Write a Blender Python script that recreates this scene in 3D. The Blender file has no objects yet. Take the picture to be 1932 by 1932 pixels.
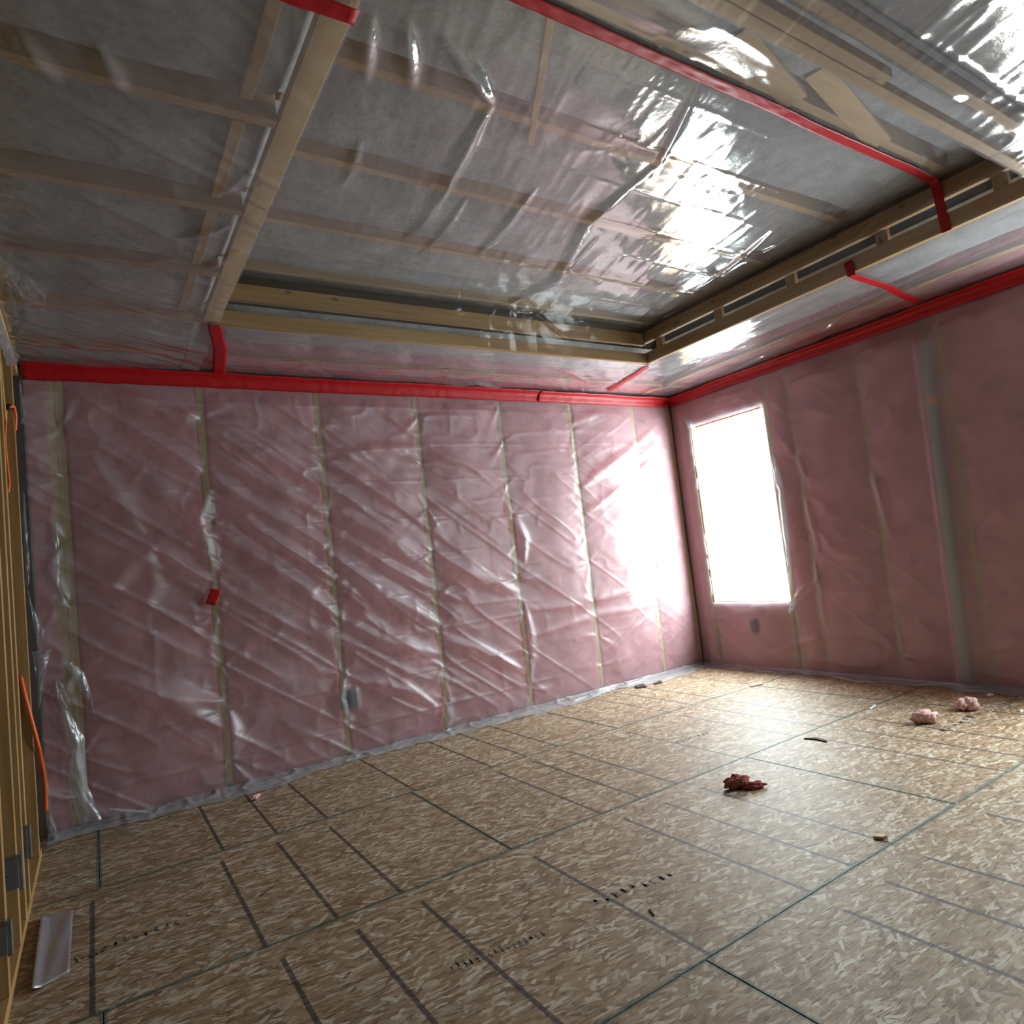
import bpy, bmesh, math, random
import numpy as np
from mathutils import Matrix, Vector

scene = bpy.context.scene
COL = scene.collection

# ------------------------------------------------------------------ camera
F_PX, IMG = 1244.239, 1932.0
CAM = np.array([-5.180, -4.7565, 1.2519])
RIGHT, UP, FWD = (np.array(v) for v in ((0.83845, -0.53300, -0.11370), (0.05520, -0.12480, 0.99065), (0.54220, 0.83687, 0.07521)))
FWD = FWD / np.linalg.norm(FWD)
RIGHT = RIGHT - FWD * (RIGHT @ FWD); RIGHT /= np.linalg.norm(RIGHT)
UP = np.cross(RIGHT, FWD)
cam_data = bpy.data.cameras.new('camera')
cam_data.sensor_width = 36.0
cam_data.lens = F_PX / IMG * 36.0
cam_data.clip_start = 0.02
cam = bpy.data.objects.new('camera', cam_data)
COL.objects.link(cam)
cam.matrix_world = Matrix(((RIGHT[0], UP[0], -FWD[0], CAM[0]), (RIGHT[1], UP[1], -FWD[1], CAM[1]), (RIGHT[2], UP[2], -FWD[2], CAM[2]), (0, 0, 0, 1)))
scene.camera = cam

# ------------------------------------------------------------------ sky, daylight, exposure
world = bpy.data.worlds.new('overcast_sky')
scene.world = world
world.use_nodes = True
bg = world.node_tree.nodes['Background']
# overcast sky: three times brighter overhead than at the horizon
wn = world.node_tree
sep = wn.nodes.new('ShaderNodeSeparateXYZ')
rmp = wn.nodes.new('ShaderNodeMapRange'); rmp.inputs[1].default_value = 0.0; rmp.inputs[2].default_value = 1.0
rmp.inputs[3].default_value = 1 / 3; rmp.inputs[4].default_value = 1.0
stg = wn.nodes.new('ShaderNodeMath'); stg.operation = 'MULTIPLY'; stg.inputs[1].default_value = 58.0
tc = wn.nodes.new('ShaderNodeTexCoord')
wn.links.new(tc.outputs['Generated'], sep.inputs[0]); wn.links.new(sep.outputs[2], rmp.inputs[0])
# below the horizon: pale ground that sends back about half of the light
gnd = wn.nodes.new('ShaderNodeMapRange'); gnd.inputs[1].default_value = -0.03; gnd.inputs[2].default_value = 0.0
gnd.inputs[3].default_value = 0.45; gnd.inputs[4].default_value = 0.0
mx = wn.nodes.new('ShaderNodeMath'); mx.operation = 'MAXIMUM'
wn.links.new(sep.outputs[2], gnd.inputs[0]); wn.links.new(gnd.outputs[0], mx.inputs[0]); wn.links.new(rmp.outputs[0], mx.inputs[1])
wn.links.new(mx.outputs[0], stg.inputs[0]); wn.links.new(stg.outputs[0], bg.inputs['Strength'])
bg.inputs['Color'].default_value = (0.86, 0.95, 1.0, 1)
scene.view_settings.view_transform = 'Standard'
scene.view_settings.look = 'None'
scene.view_settings.exposure = 0.25
scene.view_settings.gamma = 1.0
scene.view_settings.use_curve_mapping = False
scene.cycles.max_bounces = 6
scene.cycles.diffuse_bounces = 3
scene.cycles.glossy_bounces = 3
scene.cycles.transmission_bounces = 6
scene.cycles.transparent_max_bounces = 12
scene.cycles.sample_clamp_indirect = 20.0
scene.cycles.adaptive_threshold = 0.04
scene.cycles.caustics_reflective = False
scene.cycles.caustics_refractive = False

# window openings in the room (x, y, z ranges)
H, T = 2.761, 0.308
ZT = H + T
SA, SB, XE, YN, YT = 0.914, 1.181, -4.498, -3.651, -3.202      # tray edges, seam
XW = -5.472                                                     # face of the open stud partition
YF = -7.2                                                       # wall behind the camera
XO = -8.3                                                       # outer wall beyond the partition
WIN1 = (-1.095, -0.245, 0.632, 2.392)                           # y0, y1, z0, z1 in wall_right
WIN2 = (-4.05, -3.25, 0.632, 2.392)

# light portals in the window openings guide the sampling of the sky; they give no light themselves
def portal(name, loc, rot, sx, sy):
    l = bpy.data.lights.new(name, 'AREA'); l.shape = 'RECTANGLE'; l.size = sx; l.size_y = sy
    l.cycles.is_portal = True
    o = bpy.data.objects.new(name, l); COL.objects.link(o); o.location = loc; o.rotation_euler = rot
for name, w in (('window_daylight', WIN1), ('window_right_offscreen', WIN2)):
    portal(name, (0.205, (w[0] + w[1]) / 2, (w[2] + w[3]) / 2), (math.pi / 2, 0, math.pi / 2), w[1] - w[0], w[3] - w[2])

# ------------------------------------------------------------------ helpers
rng = np.random.default_rng(7)

def pix(x, y, axis, val):
    """point where the photo's pixel (x, y) meets the plane axis = val"""
    d = FWD + RIGHT * ((x - IMG / 2) / F_PX) - UP * ((y - IMG / 2) / F_PX)
    t = (val - CAM[axis]) / d[axis]
    return CAM + t * d

def link(name, me, mat, parent=None, smooth=False):
    o = bpy.data.objects.new(name, me)
    COL.objects.link(o)
    if mat is not None and len(me.materials) == 0:
        me.materials.append(mat)
    if smooth:
        me.polygons.foreach_set('use_smooth', np.ones(len(me.polygons), dtype=bool))
    if parent is not None:
        o.parent = parent
    return o

def tag(o, label=None, cat=None, group=None, kind=None):
    if label: o['label'] = label
    if cat: o['category'] = cat
    if group: o['group'] = group
    if kind: o['kind'] = kind
    return o

def empty(name, loc=(0, 0, 0)):
    o = bpy.data.objects.new(name, None); COL.objects.link(o); o.location = loc
    return o

_boxes = {}
def box(name, lo, hi, mat, parent=None, bevel=0.002):
    lo, hi = np.minimum(lo, hi), np.maximum(lo, hi)
    size = hi - lo
    key = (tuple(np.round(size, 4)), bevel, mat.name)
    if key not in _boxes:
        bm = bmesh.new()
        bmesh.ops.create_cube(bm, size=1.0)
        for v in bm.verts:
            v.co = Vector((v.co[0] * size[0], v.co[1] * size[1], v.co[2] * size[2]))
        if bevel and bevel * 3 < min(size):
            bmesh.ops.bevel(bm, geom=list(bm.edges), offset=bevel, segments=1, affect='EDGES')
        me = bpy.data.meshes.new(name); bm.to_mesh(me); bm.free()
        _boxes[key] = me
    o = link(name, _boxes[key], mat, parent)
    o.location = (lo + hi) / 2
    return o

def grid_mesh(name, P, mask=None):
    """P: (nu, nv, 3) points; mask: (nu-1, nv-1) faces kept"""
    nu, nv = P.shape[:2]
    idx = np.arange(nu * nv).reshape(nu, nv)
    q = np.stack([idx[:-1, :-1], idx[1:, :-1], idx[1:, 1:], idx[:-1, 1:]], -1)
    q = q[mask] if mask is not None else q.reshape(-1, 4)
    used = np.unique(q)
    remap = np.full(nu * nv, -1); remap[used] = np.arange(len(used))
    V = P.reshape(-1, 3)[used]; q = remap[q]
    me = bpy.data.meshes.new(name)
    me.vertices.add(len(V)); me.vertices.foreach_set('co', V.astype(np.float32).ravel())
    me.loops.add(q.size); me.loops.foreach_set('vertex_index', q.astype(np.int32).ravel())
    me.polygons.add(len(q))
    me.polygons.foreach_set('loop_start', np.arange(0, q.size, 4, dtype=np.int32))
    me.polygons.foreach_set('loop_total', np.full(len(q), 4, dtype=np.int32))
    me.update(calc_edges=True)
    me.validate()
    return me

def vnoise(u, v, seed=0):
    """smooth value noise in [-1, 1]"""
    r = np.random.default_rng(seed); tab = r.uniform(-1, 1, (128, 128))
    iu, iv = np.floor(u).astype(int), np.floor(v).astype(int)
    fu, fv = u - iu, v - iv
    fu = fu * fu * fu * (fu * (fu * 6 - 15) + 10); fv = fv * fv * fv * (fv * (fv * 6 - 15) + 10)
    a, b = tab[iu % 128, iv % 128], tab[(iu + 1) % 128, iv % 128]
    c, d = tab[iu % 128, (iv + 1) % 128], tab[(iu + 1) % 128, (iv + 1) % 128]
    return (a * (1 - fu) + b * fu) * (1 - fv) + (c * (1 - fu) + d * fu) * fv

def ridged(u, v, seed):
    return 1 - np.abs(vnoise(u, v, seed)) * 2

def seg_ridge(u, v, pts, width, amp):
    """soft ridge along a polyline, tapering at both ends"""
    out = np.zeros_like(u)
    pts = np.array(pts, float)
    L = np.r_[0, np.cumsum(np.hypot(*(pts[1:] - pts[:-1]).T))]
    for i in range(len(pts) - 1):
        a, b = pts[i], pts[i + 1]; d = b - a; n2 = d @ d
        t = ((u - a[0]) * d[0] + (v - a[1]) * d[1]) / n2
        tc = np.clip(t, 0, 1)
        dist = np.hypot(u - a[0] - tc * d[0], v - a[1] - tc * d[1])
        s = (L[i] + tc * (L[i + 1] - L[i])) / L[-1]
        w = width * (0.55 + 0.9 * np.sin(np.pi * np.clip(s, 0, 1)))
        out = np.maximum(out, amp * (0.15 + np.sin(np.pi * s) ** 0.6) * np.exp(-(dist / w) ** 2))
    return out

def star(u, v, cu, cv, n, amp, r0, rs):
    """creases that run out of a staple"""
    out = np.zeros_like(u)
    m = (np.abs(u - cu) < r0 * 3.2) & (np.abs(v - cv) < r0 * 3.2)
    if not m.any(): return out
    du, dv = u[m] - cu, v[m] - cv
    r = np.hypot(du, dv); th = np.arctan2(dv, du)
    acc = np.zeros_like(r)
    for k in range(n):
        a = rs.uniform(-math.pi, math.pi)
        if rs.random() < 0.7:
            a = (0 if rs.random() < 0.5 else math.pi) + rs.gauss(0, 0.5)
        dth = np.angle(np.exp(1j * (th - a)))
        L = r0 * rs.uniform(0.5, 1.5)
        acc += rs.uniform(0.5, 1.2) * np.exp(-(dth * r / (0.010 + 0.11 * r)) ** 2) * (np.cos(dth) > 0) * np.exp(-r / L) * np.minimum(r / 0.03, 1)
    out[m] = amp * acc
    return out

# ------------------------------------------------------------------ materials
def mat_new(name):
    m = bpy.data.materials.new(name); m.use_nodes = True
    nt = m.node_tree
    for n in list(nt.nodes): nt.nodes.remove(n)
    out = nt.nodes.new('ShaderNodeOutputMaterial')
    return m, nt, out

class N:
    def __init__(s, nt): s.nt = nt
    def new(s, t, **kw):
        n = s.nt.nodes.new(t)
        for k, v in kw.items(): setattr(n, k, v)
        return n
    def put(s, sock, v):
        if isinstance(v, bpy.types.NodeSocket): s.nt.links.new(v, sock)
        elif isinstance(v, (tuple, list)) and len(v) == 3 and sock.type == 'RGBA': sock.default_value = (*v, 1)
        else: sock.default_value = v
    def math(s, op, a, b=None, c=None, clamp=False):
        n = s.new('ShaderNodeMath', operation=op, use_clamp=clamp)
        for i, x in enumerate((a, b, c)):
            if x is not None: s.put(n.inputs[i], x)
        return n.outputs[0]
    def mix(s, fac, a, b, mode='MIX'):
        n = s.new('ShaderNodeMix', data_type='RGBA', blend_type=mode)
        s.put(n.inputs[0], fac); s.put(n.inputs[6], a); s.put(n.inputs[7], b)
        return n.outputs[2]
    def ramp(s, fac, stops):
        n = s.new('ShaderNodeValToRGB')
        el = n.color_ramp.elements
        while len(el) < len(stops): el.new(0.5)
        for e, (p, c) in zip(el, stops): e.position = p; e.color = (*c, 1) if len(c) == 3 else c
        s.put(n.inputs[0], fac)
        return n.outputs[0]
    def step(s, x, lo, hi):
        n = s.new('ShaderNodeMapRange', interpolation_type='SMOOTHSTEP')
        s.put(n.inputs[0], x); n.inputs[1].default_value = lo; n.inputs[2].default_value = hi
        return n.outputs[0]
    def noise(s, vec, scale, detail=3, rough=0.55, dim='3D'):
        n = s.new('ShaderNodeTexNoise', noise_dimensions=dim)
        s.put(n.inputs['Vector'], vec); n.inputs['Scale'].default_value = scale
        n.inputs['Detail'].default_value = detail; n.inputs['Roughness'].default_value = rough
        return n.outputs[0]
    def mapping(s, vec, scale=(1, 1, 1), rot=(0, 0, 0), loc=(0, 0, 0)):
        n = s.new('ShaderNodeMapping'); s.put(n.inputs[0], vec)
        n.inputs[1].default_value = loc; n.inputs[2].default_value = rot; n.inputs[3].default_value = scale
        return n.outputs[0]
    def bump(s, h, strength=0.3, dist=0.01):
        n = s.new('ShaderNodeBump'); s.put(n.inputs['Height'], h)
        n.inputs['Strength'].default_value = strength; n.inputs['Distance'].default_value = dist
        return n.outputs[0]

def principled(g, out, color, rough=0.6, metal=0.0, normal=None, spec=0.5):
    b = g.new('ShaderNodeBsdfPrincipled')
    g.put(b.inputs['Base Color'], color); g.put(b.inputs['Roughness'], rough); g.put(b.inputs['Metallic'], metal)
    b.inputs['Specular IOR Level'].default_value = spec
    if normal is not None: g.put(b.inputs['Normal'], normal)
    g.nt.links.new(b.outputs[0], out.inputs[0])
    return b

def simple(name, color, rough=0.6, metal=0.0, spec=0.5, vary=0.0, scale=20):
    m, nt, out = mat_new(name); g = N(nt)
    if vary:
        pos = g.new('ShaderNodeTexCoord').outputs['Object']
        n = g.noise(pos, scale, 4)
        c = g.mix(n, tuple(x * (1 - vary) for x in color), tuple(min(1, x * (1 + vary)) for x in color))
    else: c = color
    principled(g, out, c, rough, metal, None, spec)
    return m

def make_wood(name, axis, dark=(0.32, 0.165, 0.055), light=(0.58, 0.37, 0.155)):
    m, nt, out = mat_new(name); g = N(nt)
    pos = g.new('ShaderNodeNewGeometry').outputs['Position']
    rnd = g.new('ShaderNodeObjectInfo').outputs['Random']
    off = g.new('ShaderNodeVectorMath', operation='SCALE'); off.inputs[0].default_value = (3.1, 7.7, 5.3); g.put(off.inputs[3], rnd)
    add = g.new('ShaderNodeVectorMath', operation='ADD'); g.put(add.inputs[0], pos); g.put(add.inputs[1], off.outputs[0])
    sc = [45, 45, 45]; sc[axis] = 2.0
    grain = g.noise(g.mapping(add.outputs[0], tuple(sc)), 1.0, 4, 0.6)
    sc2 = [9, 9, 9]; sc2[axis] = 0.8
    tone = g.noise(g.mapping(add.outputs[0], tuple(sc2)), 1.0, 2)
    f = g.math('ADD', g.math('MULTIPLY', grain, 0.6), g.math('MULTIPLY', tone, 0.5))
    f = g.math('ADD', f, g.math('MULTIPLY', g.math('SUBTRACT', rnd, 0.5), 0.25))
    c = g.ramp(f, [(0.25, dark), (0.75, light)])
    vo = g.new('ShaderNodeTexVoronoi'); sk = [9, 9, 9]; sk[axis] = 4.5
    g.put(vo.inputs['Vector'], g.mapping(add.outputs[0], tuple(sk))); vo.inputs['Scale'].default_value = 1.0
    sepc = g.new('ShaderNodeSeparateColor'); g.put(sepc.inputs[0], vo.outputs['Color'])
    knot = g.math('MULTIPLY', g.math('SUBTRACT', 1.0, g.step(vo.outputs['Distance'], 0.07, 0.16)), g.math('GREATER_THAN', sepc.outputs[0], 0.72))
    c = g.mix(g.math('MULTIPLY', knot, 0.8), c, (0.16, 0.07, 0.03))
    principled(g, out, c, 0.62, 0, None, 0.3)
    return m
WOOD = [make_wood('spruce_lumber_' + 'xyz'[i], i) for i in range(3)]

def make_osb():
    m, nt, out = mat_new('oriented_strand_board'); g = N(nt)
    pos = g.new('ShaderNodeNewGeometry').outputs['Position']
    wob = g.new('ShaderNodeTexNoise'); g.put(wob.inputs['Vector'], pos); wob.inputs['Scale'].default_value = 14
    wob.inputs['Detail'].default_value = 1
    w2 = g.new('ShaderNodeVectorMath', operation='MULTIPLY_ADD'); g.put(w2.inputs[0], wob.outputs['Color'])
    w2.inputs[1].default_value = (0.022, 0.022, 0); g.put(w2.inputs[2], pos)
    P = w2.outputs[0]
    fine = g.noise(g.mapping(P, (14, 160, 1)), 1.0, 3, 0.6, '2D')
    big = g.noise(pos, 1.6, 3)
    col = g.ramp(g.math('ADD', g.math('MULTIPLY', fine, 0.8), g.math('MULTIPLY', big, 0.25)), [(0.3, (0.20, 0.115, 0.055)), (0.7, (0.40, 0.26, 0.145))])
    layers = [(0.05, 0.11, 0.030, 0.40, 0), (-0.30, 0.12, 0.028, 0.50, 1), (0.38, 0.10, 0.026, 0.52, 2), (0.0, 0.15, 0.022, 0.58, 3),
              (0.85, 0.09, 0.028, 0.72, 4), (-0.70, 0.085, 0.024, 0.74, 5), (0.16, 0.07, 0.016, 0.64, 6)]
    for (a, L, W, thr, k) in layers:
        vo = g.new('ShaderNodeTexVoronoi', voronoi_dimensions='2D', feature='F1', distance='CHEBYCHEV')
        rv = g.mapping(g.mapping(P, (1, 1, 1), (0, 0, a)), (1 / L, 1 / W, 1), (0, 0, 0), (k * 3.7, k * 1.9, 0))
        g.put(vo.inputs['Vector'], rv); vo.inputs['Scale'].default_value = 1.3; vo.inputs['Randomness'].default_value = 1.0
        sep = g.new('ShaderNodeSeparateColor'); g.put(sep.inputs[0], vo.outputs['Color'])
        flake = g.ramp(sep.outputs[0], [(0.0, (0.13, 0.075, 0.036)), (0.25, (0.27, 0.175, 0.10)), (0.6, (0.40, 0.295, 0.195)), (0.82, (0.57, 0.475, 0.36)), (1.0, (0.74, 0.66, 0.54))])
        gr = fine
        flake = g.mix(g.math('MULTIPLY', gr, 0.45), flake, (0.22, 0.13, 0.065))
        body = g.math('SUBTRACT', 1.0, g.step(vo.outputs['Distance'], 0.36, 0.46))
        msk = g.math('MULTIPLY', g.math('GREATER_THAN', sep.outputs[1], thr), body)
        col = g.mix(g.math('MULTIPLY', msk, 0.82), col, flake)
    # short dark gaps between strands
    gap = g.noise(g.mapping(P, (16, 130, 1), (0, 0, 0.1)), 1.0, 2, 0.5, '2D')
    col = g.mix(g.math('MULTIPLY', g.step(gap, 0.62, 0.70), 0.8), col, (0.07, 0.04, 0.022))
    # printed nailing lines and painted edges, in the sheet's own coordinates (x along, y across from the far edge)
    obj = g.new('ShaderNodeTexCoord').outputs['Object']
    sx = g.new('ShaderNodeSeparateXYZ'); g.put(sx.inputs[0], obj)
    X, Y = sx.outputs[0], g.math('MULTIPLY', sx.outputs[1], -1.0)
    d = None
    for i in (16, 24, 32, 48, 64, 72, 80):
        e = g.math('ABSOLUTE', g.math('SUBTRACT', X, i / 96 * SHEET_L))
        d = e if d is None else g.math('MINIMUM', d, e)
    jag = g.noise(pos, 120, 2)
    wid = g.math('MULTIPLY', g.math('SUBTRACT', jag, 0.5), 0.010)
    line = g.math('SUBTRACT', 1.0, g.step(g.math('ADD', d, wid), 0.0065, 0.0105))
    st = g.noise(g.mapping(pos, (3, 0.0, 0)), 7, 0)
    line = g.math('MULTIPLY', line, g.step(g.math('ADD', Y, g.math('MULTIPLY', st, 0.06)), 0.15, 0.165))
    ink = g.math('MULTIPLY', line, g.math('ADD', 0.5, g.math('MULTIPLY', g.noise(pos, 45, 3), 0.75)), None, True)
    col = g.mix(g.math('MULTIPLY', ink, 0.93), col, (0.028, 0.026, 0.032))
    ed = g.math('MINIMUM', g.math('MINIMUM', X, g.math('SUBTRACT', SHEET_L, X)), g.math('MINIMUM', Y, g.math('SUBTRACT', SHEET_W, Y)))
    edge = g.math('SUBTRACT', 1.0, g.step(g.math('ADD', ed, wid), 0.006, 0.017))
    edge = g.math('MULTIPLY', edge, g.math('ADD', 0.3, g.noise(pos, 40, 3)), None, True)
    col = g.mix(g.math('MULTIPLY', edge, 0.85), col, (0.035, 0.085, 0.07))
    dirt = g.step(g.noise(pos, 2.3, 4), 0.52, 0.75)
    col = g.mix(g.math('MULTIPLY', dirt, 0.25), col, (0.14, 0.10, 0.07))
    principled(g, out, col, g.math('ADD', 0.46, g.math('MULTIPLY', fine, 0.2)), 0, g.bump(fine, 0.35, 0.004), 0.32)
    return m
SHEET_L, SHEET_W = 3.117, 1.0935
OSB = make_osb()

def make_fiber(name, c0, c1, scale=1.0):
    m, nt, out = mat_new(name); g = N(nt)
    pos = g.new('ShaderNodeNewGeometry').outputs['Position']
    a = g.noise(pos, 5.5 * scale, 4, 0.65)
    b = g.noise(pos, 38 * scale, 2, 0.65)
    f = g.math('ADD', g.math('MULTIPLY', a, 0.7), g.math('MULTIPLY', b, 0.35))
    c = g.ramp(f, [(0.32, c0), (0.72, c1)])
    bp = g.bump(a, 0.6, 0.02)
    principled(g, out, c, 0.95, 0, bp, 0.05)
    return m
PINK = make_fiber('pink_fiberglass', (0.36, 0.09, 0.10), (0.76, 0.30, 0.31))
GREYBATT = make_fiber('attic_fiberglass', (0.22, 0.205, 0.198), (0.44, 0.415, 0.40))

def schlick(g, f0, f1, normal=None):
    """reflectance of a thin sheet, the same from both of its sides"""
    lw = g.new('ShaderNodeLayerWeight'); lw.inputs[0].default_value = 0.5
    if normal is not None: g.put(lw.inputs['Normal'], normal)
    return g.math('ADD', f0, g.math('MULTIPLY', g.math('POWER', lw.outputs['Facing'], 5.0), f1), None, True)

def make_film(name, haze, tint=(0.78, 0.84, 0.92), rough=0.16, gloss=1.0, crinkle=0.12):
    """clear polyethylene: mostly see-through, a milky scatter and a gloss that grows at grazing angles"""
    m, nt, out = mat_new(name); g = N(nt)
    pos = g.new('ShaderNodeNewGeometry').outputs['Position']
    if crinkle: bp = g.bump(g.noise(pos, 18, 3.5, 0.6), crinkle, 0.02)
    else: bp = g.new('ShaderNodeNewGeometry').outputs['Normal']
    tr = g.new('ShaderNodeBsdfTransparent'); tr.inputs[0].default_value = (0.94, 0.95, 0.955, 1)
    df = g.new('ShaderNodeBsdfDiffuse'); df.inputs[0].default_value = (*tint, 1); g.put(df.inputs['Normal'], bp)
    tl = g.new('ShaderNodeBsdfTranslucent'); tl.inputs[0].default_value = (*tint, 1); g.put(tl.inputs['Normal'], bp)
    sc = g.new('ShaderNodeMixShader'); sc.inputs[0].default_value = 0.4
    nt.links.new(df.outputs[0], sc.inputs[1]); nt.links.new(tl.outputs[0], sc.inputs[2])
    hz = haze
    m1 = g.new('ShaderNodeMixShader'); g.put(m1.inputs[0], hz)
    nt.links.new(tr.outputs[0], m1.inputs[1]); nt.links.new(sc.outputs[0], m1.inputs[2])
    gl = g.new('ShaderNodeBsdfAnisotropic'); gl.inputs['Roughness'].default_value = rough; gl.inputs[0].default_value = (1, 1, 1, 1)
    g.put(gl.inputs['Normal'], bp)
    fac = schlick(g, 0.07 * gloss, 0.9 * gloss, bp)
    m2 = g.new('ShaderNodeMixShader'); g.put(m2.inputs[0], fac)
    nt.links.new(m1.outputs[0], m2.inputs[1]); nt.links.new(gl.outputs[0], m2.inputs[2])
    nt.links.new(m2.outputs[0], out.inputs[0])
    return m
FILM_WALL = make_film('wall_polyethylene', 0.28, tint=(0.70, 0.77, 0.86), rough=0.42, gloss=0.75, crinkle=0)
FILM_CEIL = make_film('ceiling_polyethylene', 0.21, rough=0.12, gloss=1.7, crinkle=0.045)
FILM_CLEAR = make_film('taut_polyethylene', 0.05, rough=0.13, gloss=0.8, crinkle=0.05)
FILM_FLAP = make_film('doubled_polyethylene', 0.42, rough=0.2, gloss=1.0)

def make_tape():
    m, nt, out = mat_new('red_sheathing_tape'); g = N(nt)
    pos = g.new('ShaderNodeNewGeometry').outputs['Position']
    n = g.noise(pos, 30, 3)
    principled(g, out, g.mix(n, (0.33, 0.003, 0.006), (0.47, 0.008, 0.012)), 0.42, 0, None, 0.3)
    return m
TAPE = make_tape()
METAL = simple('galvanized_steel', (0.24, 0.255, 0.27), 0.42, 0.7, vary=0.15, scale=25)
SHEETMETAL = simple('bright_galvanized_sheet', (0.62, 0.64, 0.67), 0.26, 0.75, vary=0.06, scale=9)
DARKBOX = simple('dark_blue_plastic', (0.03, 0.042, 0.055), 0.45, vary=0.2)
ORANGE = simple('orange_cable_jacket', (0.85, 0.13, 0.015), 0.42, vary=0.1)
PIPE = simple('grey_pipe', (0.33, 0.325, 0.275), 0.5, vary=0.08, scale=6)
ORANGE_MARK = simple('orange_clip', (0.85, 0.30, 0.02), 0.5, vary=0.1)
VINYL = simple('white_vinyl', (0.82, 0.82, 0.80), 0.4, vary=0.04)
PAPER = simple('white_paper_scrap', (0.80, 0.80, 0.78), 0.7, vary=0.05)
DARKCHIP = simple('dark_bark_chip', (0.05, 0.035, 0.025), 0.8, vary=0.3)
SLIVER = simple('wood_sliver', (0.52, 0.38, 0.22), 0.7, vary=0.2)
RUST = make_fiber('rust_red_fiberglass', (0.20, 0.055, 0.045), (0.46, 0.16, 0.13), 6)
TUFT = make_fiber('pale_pink_fiberglass', (0.55, 0.27, 0.26), (0.85, 0.58, 0.55), 6)
INK = simple('stamp_ink', (0.11, 0.095, 0.085), 0.8, vary=0.4, scale=60)
PLAIN = simple('grey_house_wrap', (0.50, 0.50, 0.49), 0.8, vary=0.06, scale=2)
ROOFDECK = simple('roof_deck', (0.34, 0.25, 0.16), 0.9, vary=0.15, scale=4)
def make_glass():
    m, nt, out = mat_new('window_glass'); g = N(nt)
    tr = g.new('ShaderNodeBsdfTransparent'); tr.inputs[0].default_value = (0.96, 0.98, 0.97, 1)
    gl = g.new('ShaderNodeBsdfAnisotropic'); gl.inputs['Roughness'].default_value = 0.02
    mx = g.new('ShaderNodeMixShader'); g.put(mx.inputs[0], schlick(g, 0.04, 0.9))
    nt.links.new(tr.outputs[0], mx.inputs[1]); nt.links.new(gl.outputs[0], mx.inputs[2]); nt.links.new(mx.outputs[0], out.inputs[0])
    return m
GLASS = make_glass()

# ------------------------------------------------------------------ floor: strand board sheets on a subfloor
floor = box('floor', (XO - 0.12, YF - 0.12, -0.30), (0.16, 0.16, -0.021), ROOFDECK)
tag(floor, 'brown strand board subfloor printed with dark nailing lines', kind='structure')
ROW0 = -1.050                                   # first seam from the back wall
pm = {}
def panel_mesh(x0, x1, w0, w1):
    key = (round(x0, 4), round(x1, 4), round(w0, 4), round(w1, 4))
    if key in pm: return pm[key]
    bm = bmesh.new(); bmesh.ops.create_cube(bm, size=1.0)
    g_ = 0.0014
    for v in bm.verts:
        v.co = Vector(((x0 + g_) if v.co[0] < 0 else (x1 - g_), (-w0 - g_) if v.co[1] > 0 else (-w1 + g_), 0.0 if v.co[2] > 0 else -0.02))
    bmesh.ops.bevel(bm, geom=[e for e in bm.edges if all(v.co[2] > -0.001 for v in e.verts)], offset=0.0016, segments=1, affect='EDGES')
    me = bpy.data.meshes.new('panel'); bm.to_mesh(me); bm.free(); me.materials.append(OSB)
    pm[key] = me
    return me
row = 0
y_top = ROW0 + SHEET_W
panels = {}
while y_top > YF + 0.05:
    phase = -5.22 if row % 2 == 0 else -3.69
    x = phase - SHEET_L * 2
    w0 = max(0.0, y_top - 0.02); w1 = min(SHEET_W, y_top - YF)
    while x < 0:
        a, b = max(0.0, XO - x), min(SHEET_L, -x)
        if b - a > 0.1:
            o = bpy.data.objects.new('panel', panel_mesh(a, b, w0, w1)); COL.objects.link(o)
            o.location = (x, y_top, 0); o.parent = floor
            o.matrix_parent_inverse = Matrix.Translation(floor.location).inverted()
            panels[(row, round(x, 2))] = o
        x += SHEET_L
    y_top -= SHEET_W; row += 1

# faint rows of worn ink stamps, flat print on the sheets
def stamp(px0, px1, n, hgt, seed):
    """broken block strokes between two photo points on the floor"""
    r = random.Random(seed)
    a, b = pix(*px0, 2, 0), pix(*px1, 2, 0)
    d = b - a; L = np.linalg.norm(d); d /= L; nrm = np.array([-d[1], d[0], 0])
    V, Fc = [], []
    for i in range(n):
        for _ in range(r.randint(2, 3)):
            s0 = (i + r.uniform(0.1, 0.35)) / n * L; s1 = s0 + r.uniform(0.25, 0.55) / n * L
            t0 = r.uniform(-0.5, 0.15) * hgt; t1 = t0 + r.uniform(0.4, 0.9) * hgt
            if r.random() < 0.5: s1 = s0 + 0.24 / n * L
            else: t1 = t0 + 0.26 * hgt
            k = len(V)
            for (s, t) in ((s0, t0), (s1, t0), (s1, t1), (s0, t1)):
                V.append(tuple(a + d * s + nrm * t + np.array([0, 0, 0.0006])))
            Fc.append((k, k + 1, k + 2, k + 3))
    me = bpy.data.meshes.new('ink_stamp'); me.from_pydata(V, [], Fc)
    o = link('ink_stamp', me, INK, floor); o.matrix_parent_inverse = Matrix.Translation(floor.location).inverted()
for i, (p0, p1, n, hg) in enumerate([((1120, 1705), (1275, 1648), 9, 0.055), ((850, 1830), (1030, 1760), 16, 0.04), ((190, 1792), (345, 1738), 8, 0.04),
                                     ((1275, 1400), (1340, 1382), 8, 0.03), ((1770, 1380), (1850, 1345), 7, 0.05), ((1880, 1335), (1925, 1318), 6, 0.06), ((140, 1815), (200, 1790), 5, 0.04)]):
    stamp(p0, p1, n, hg, i + 3)

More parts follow.
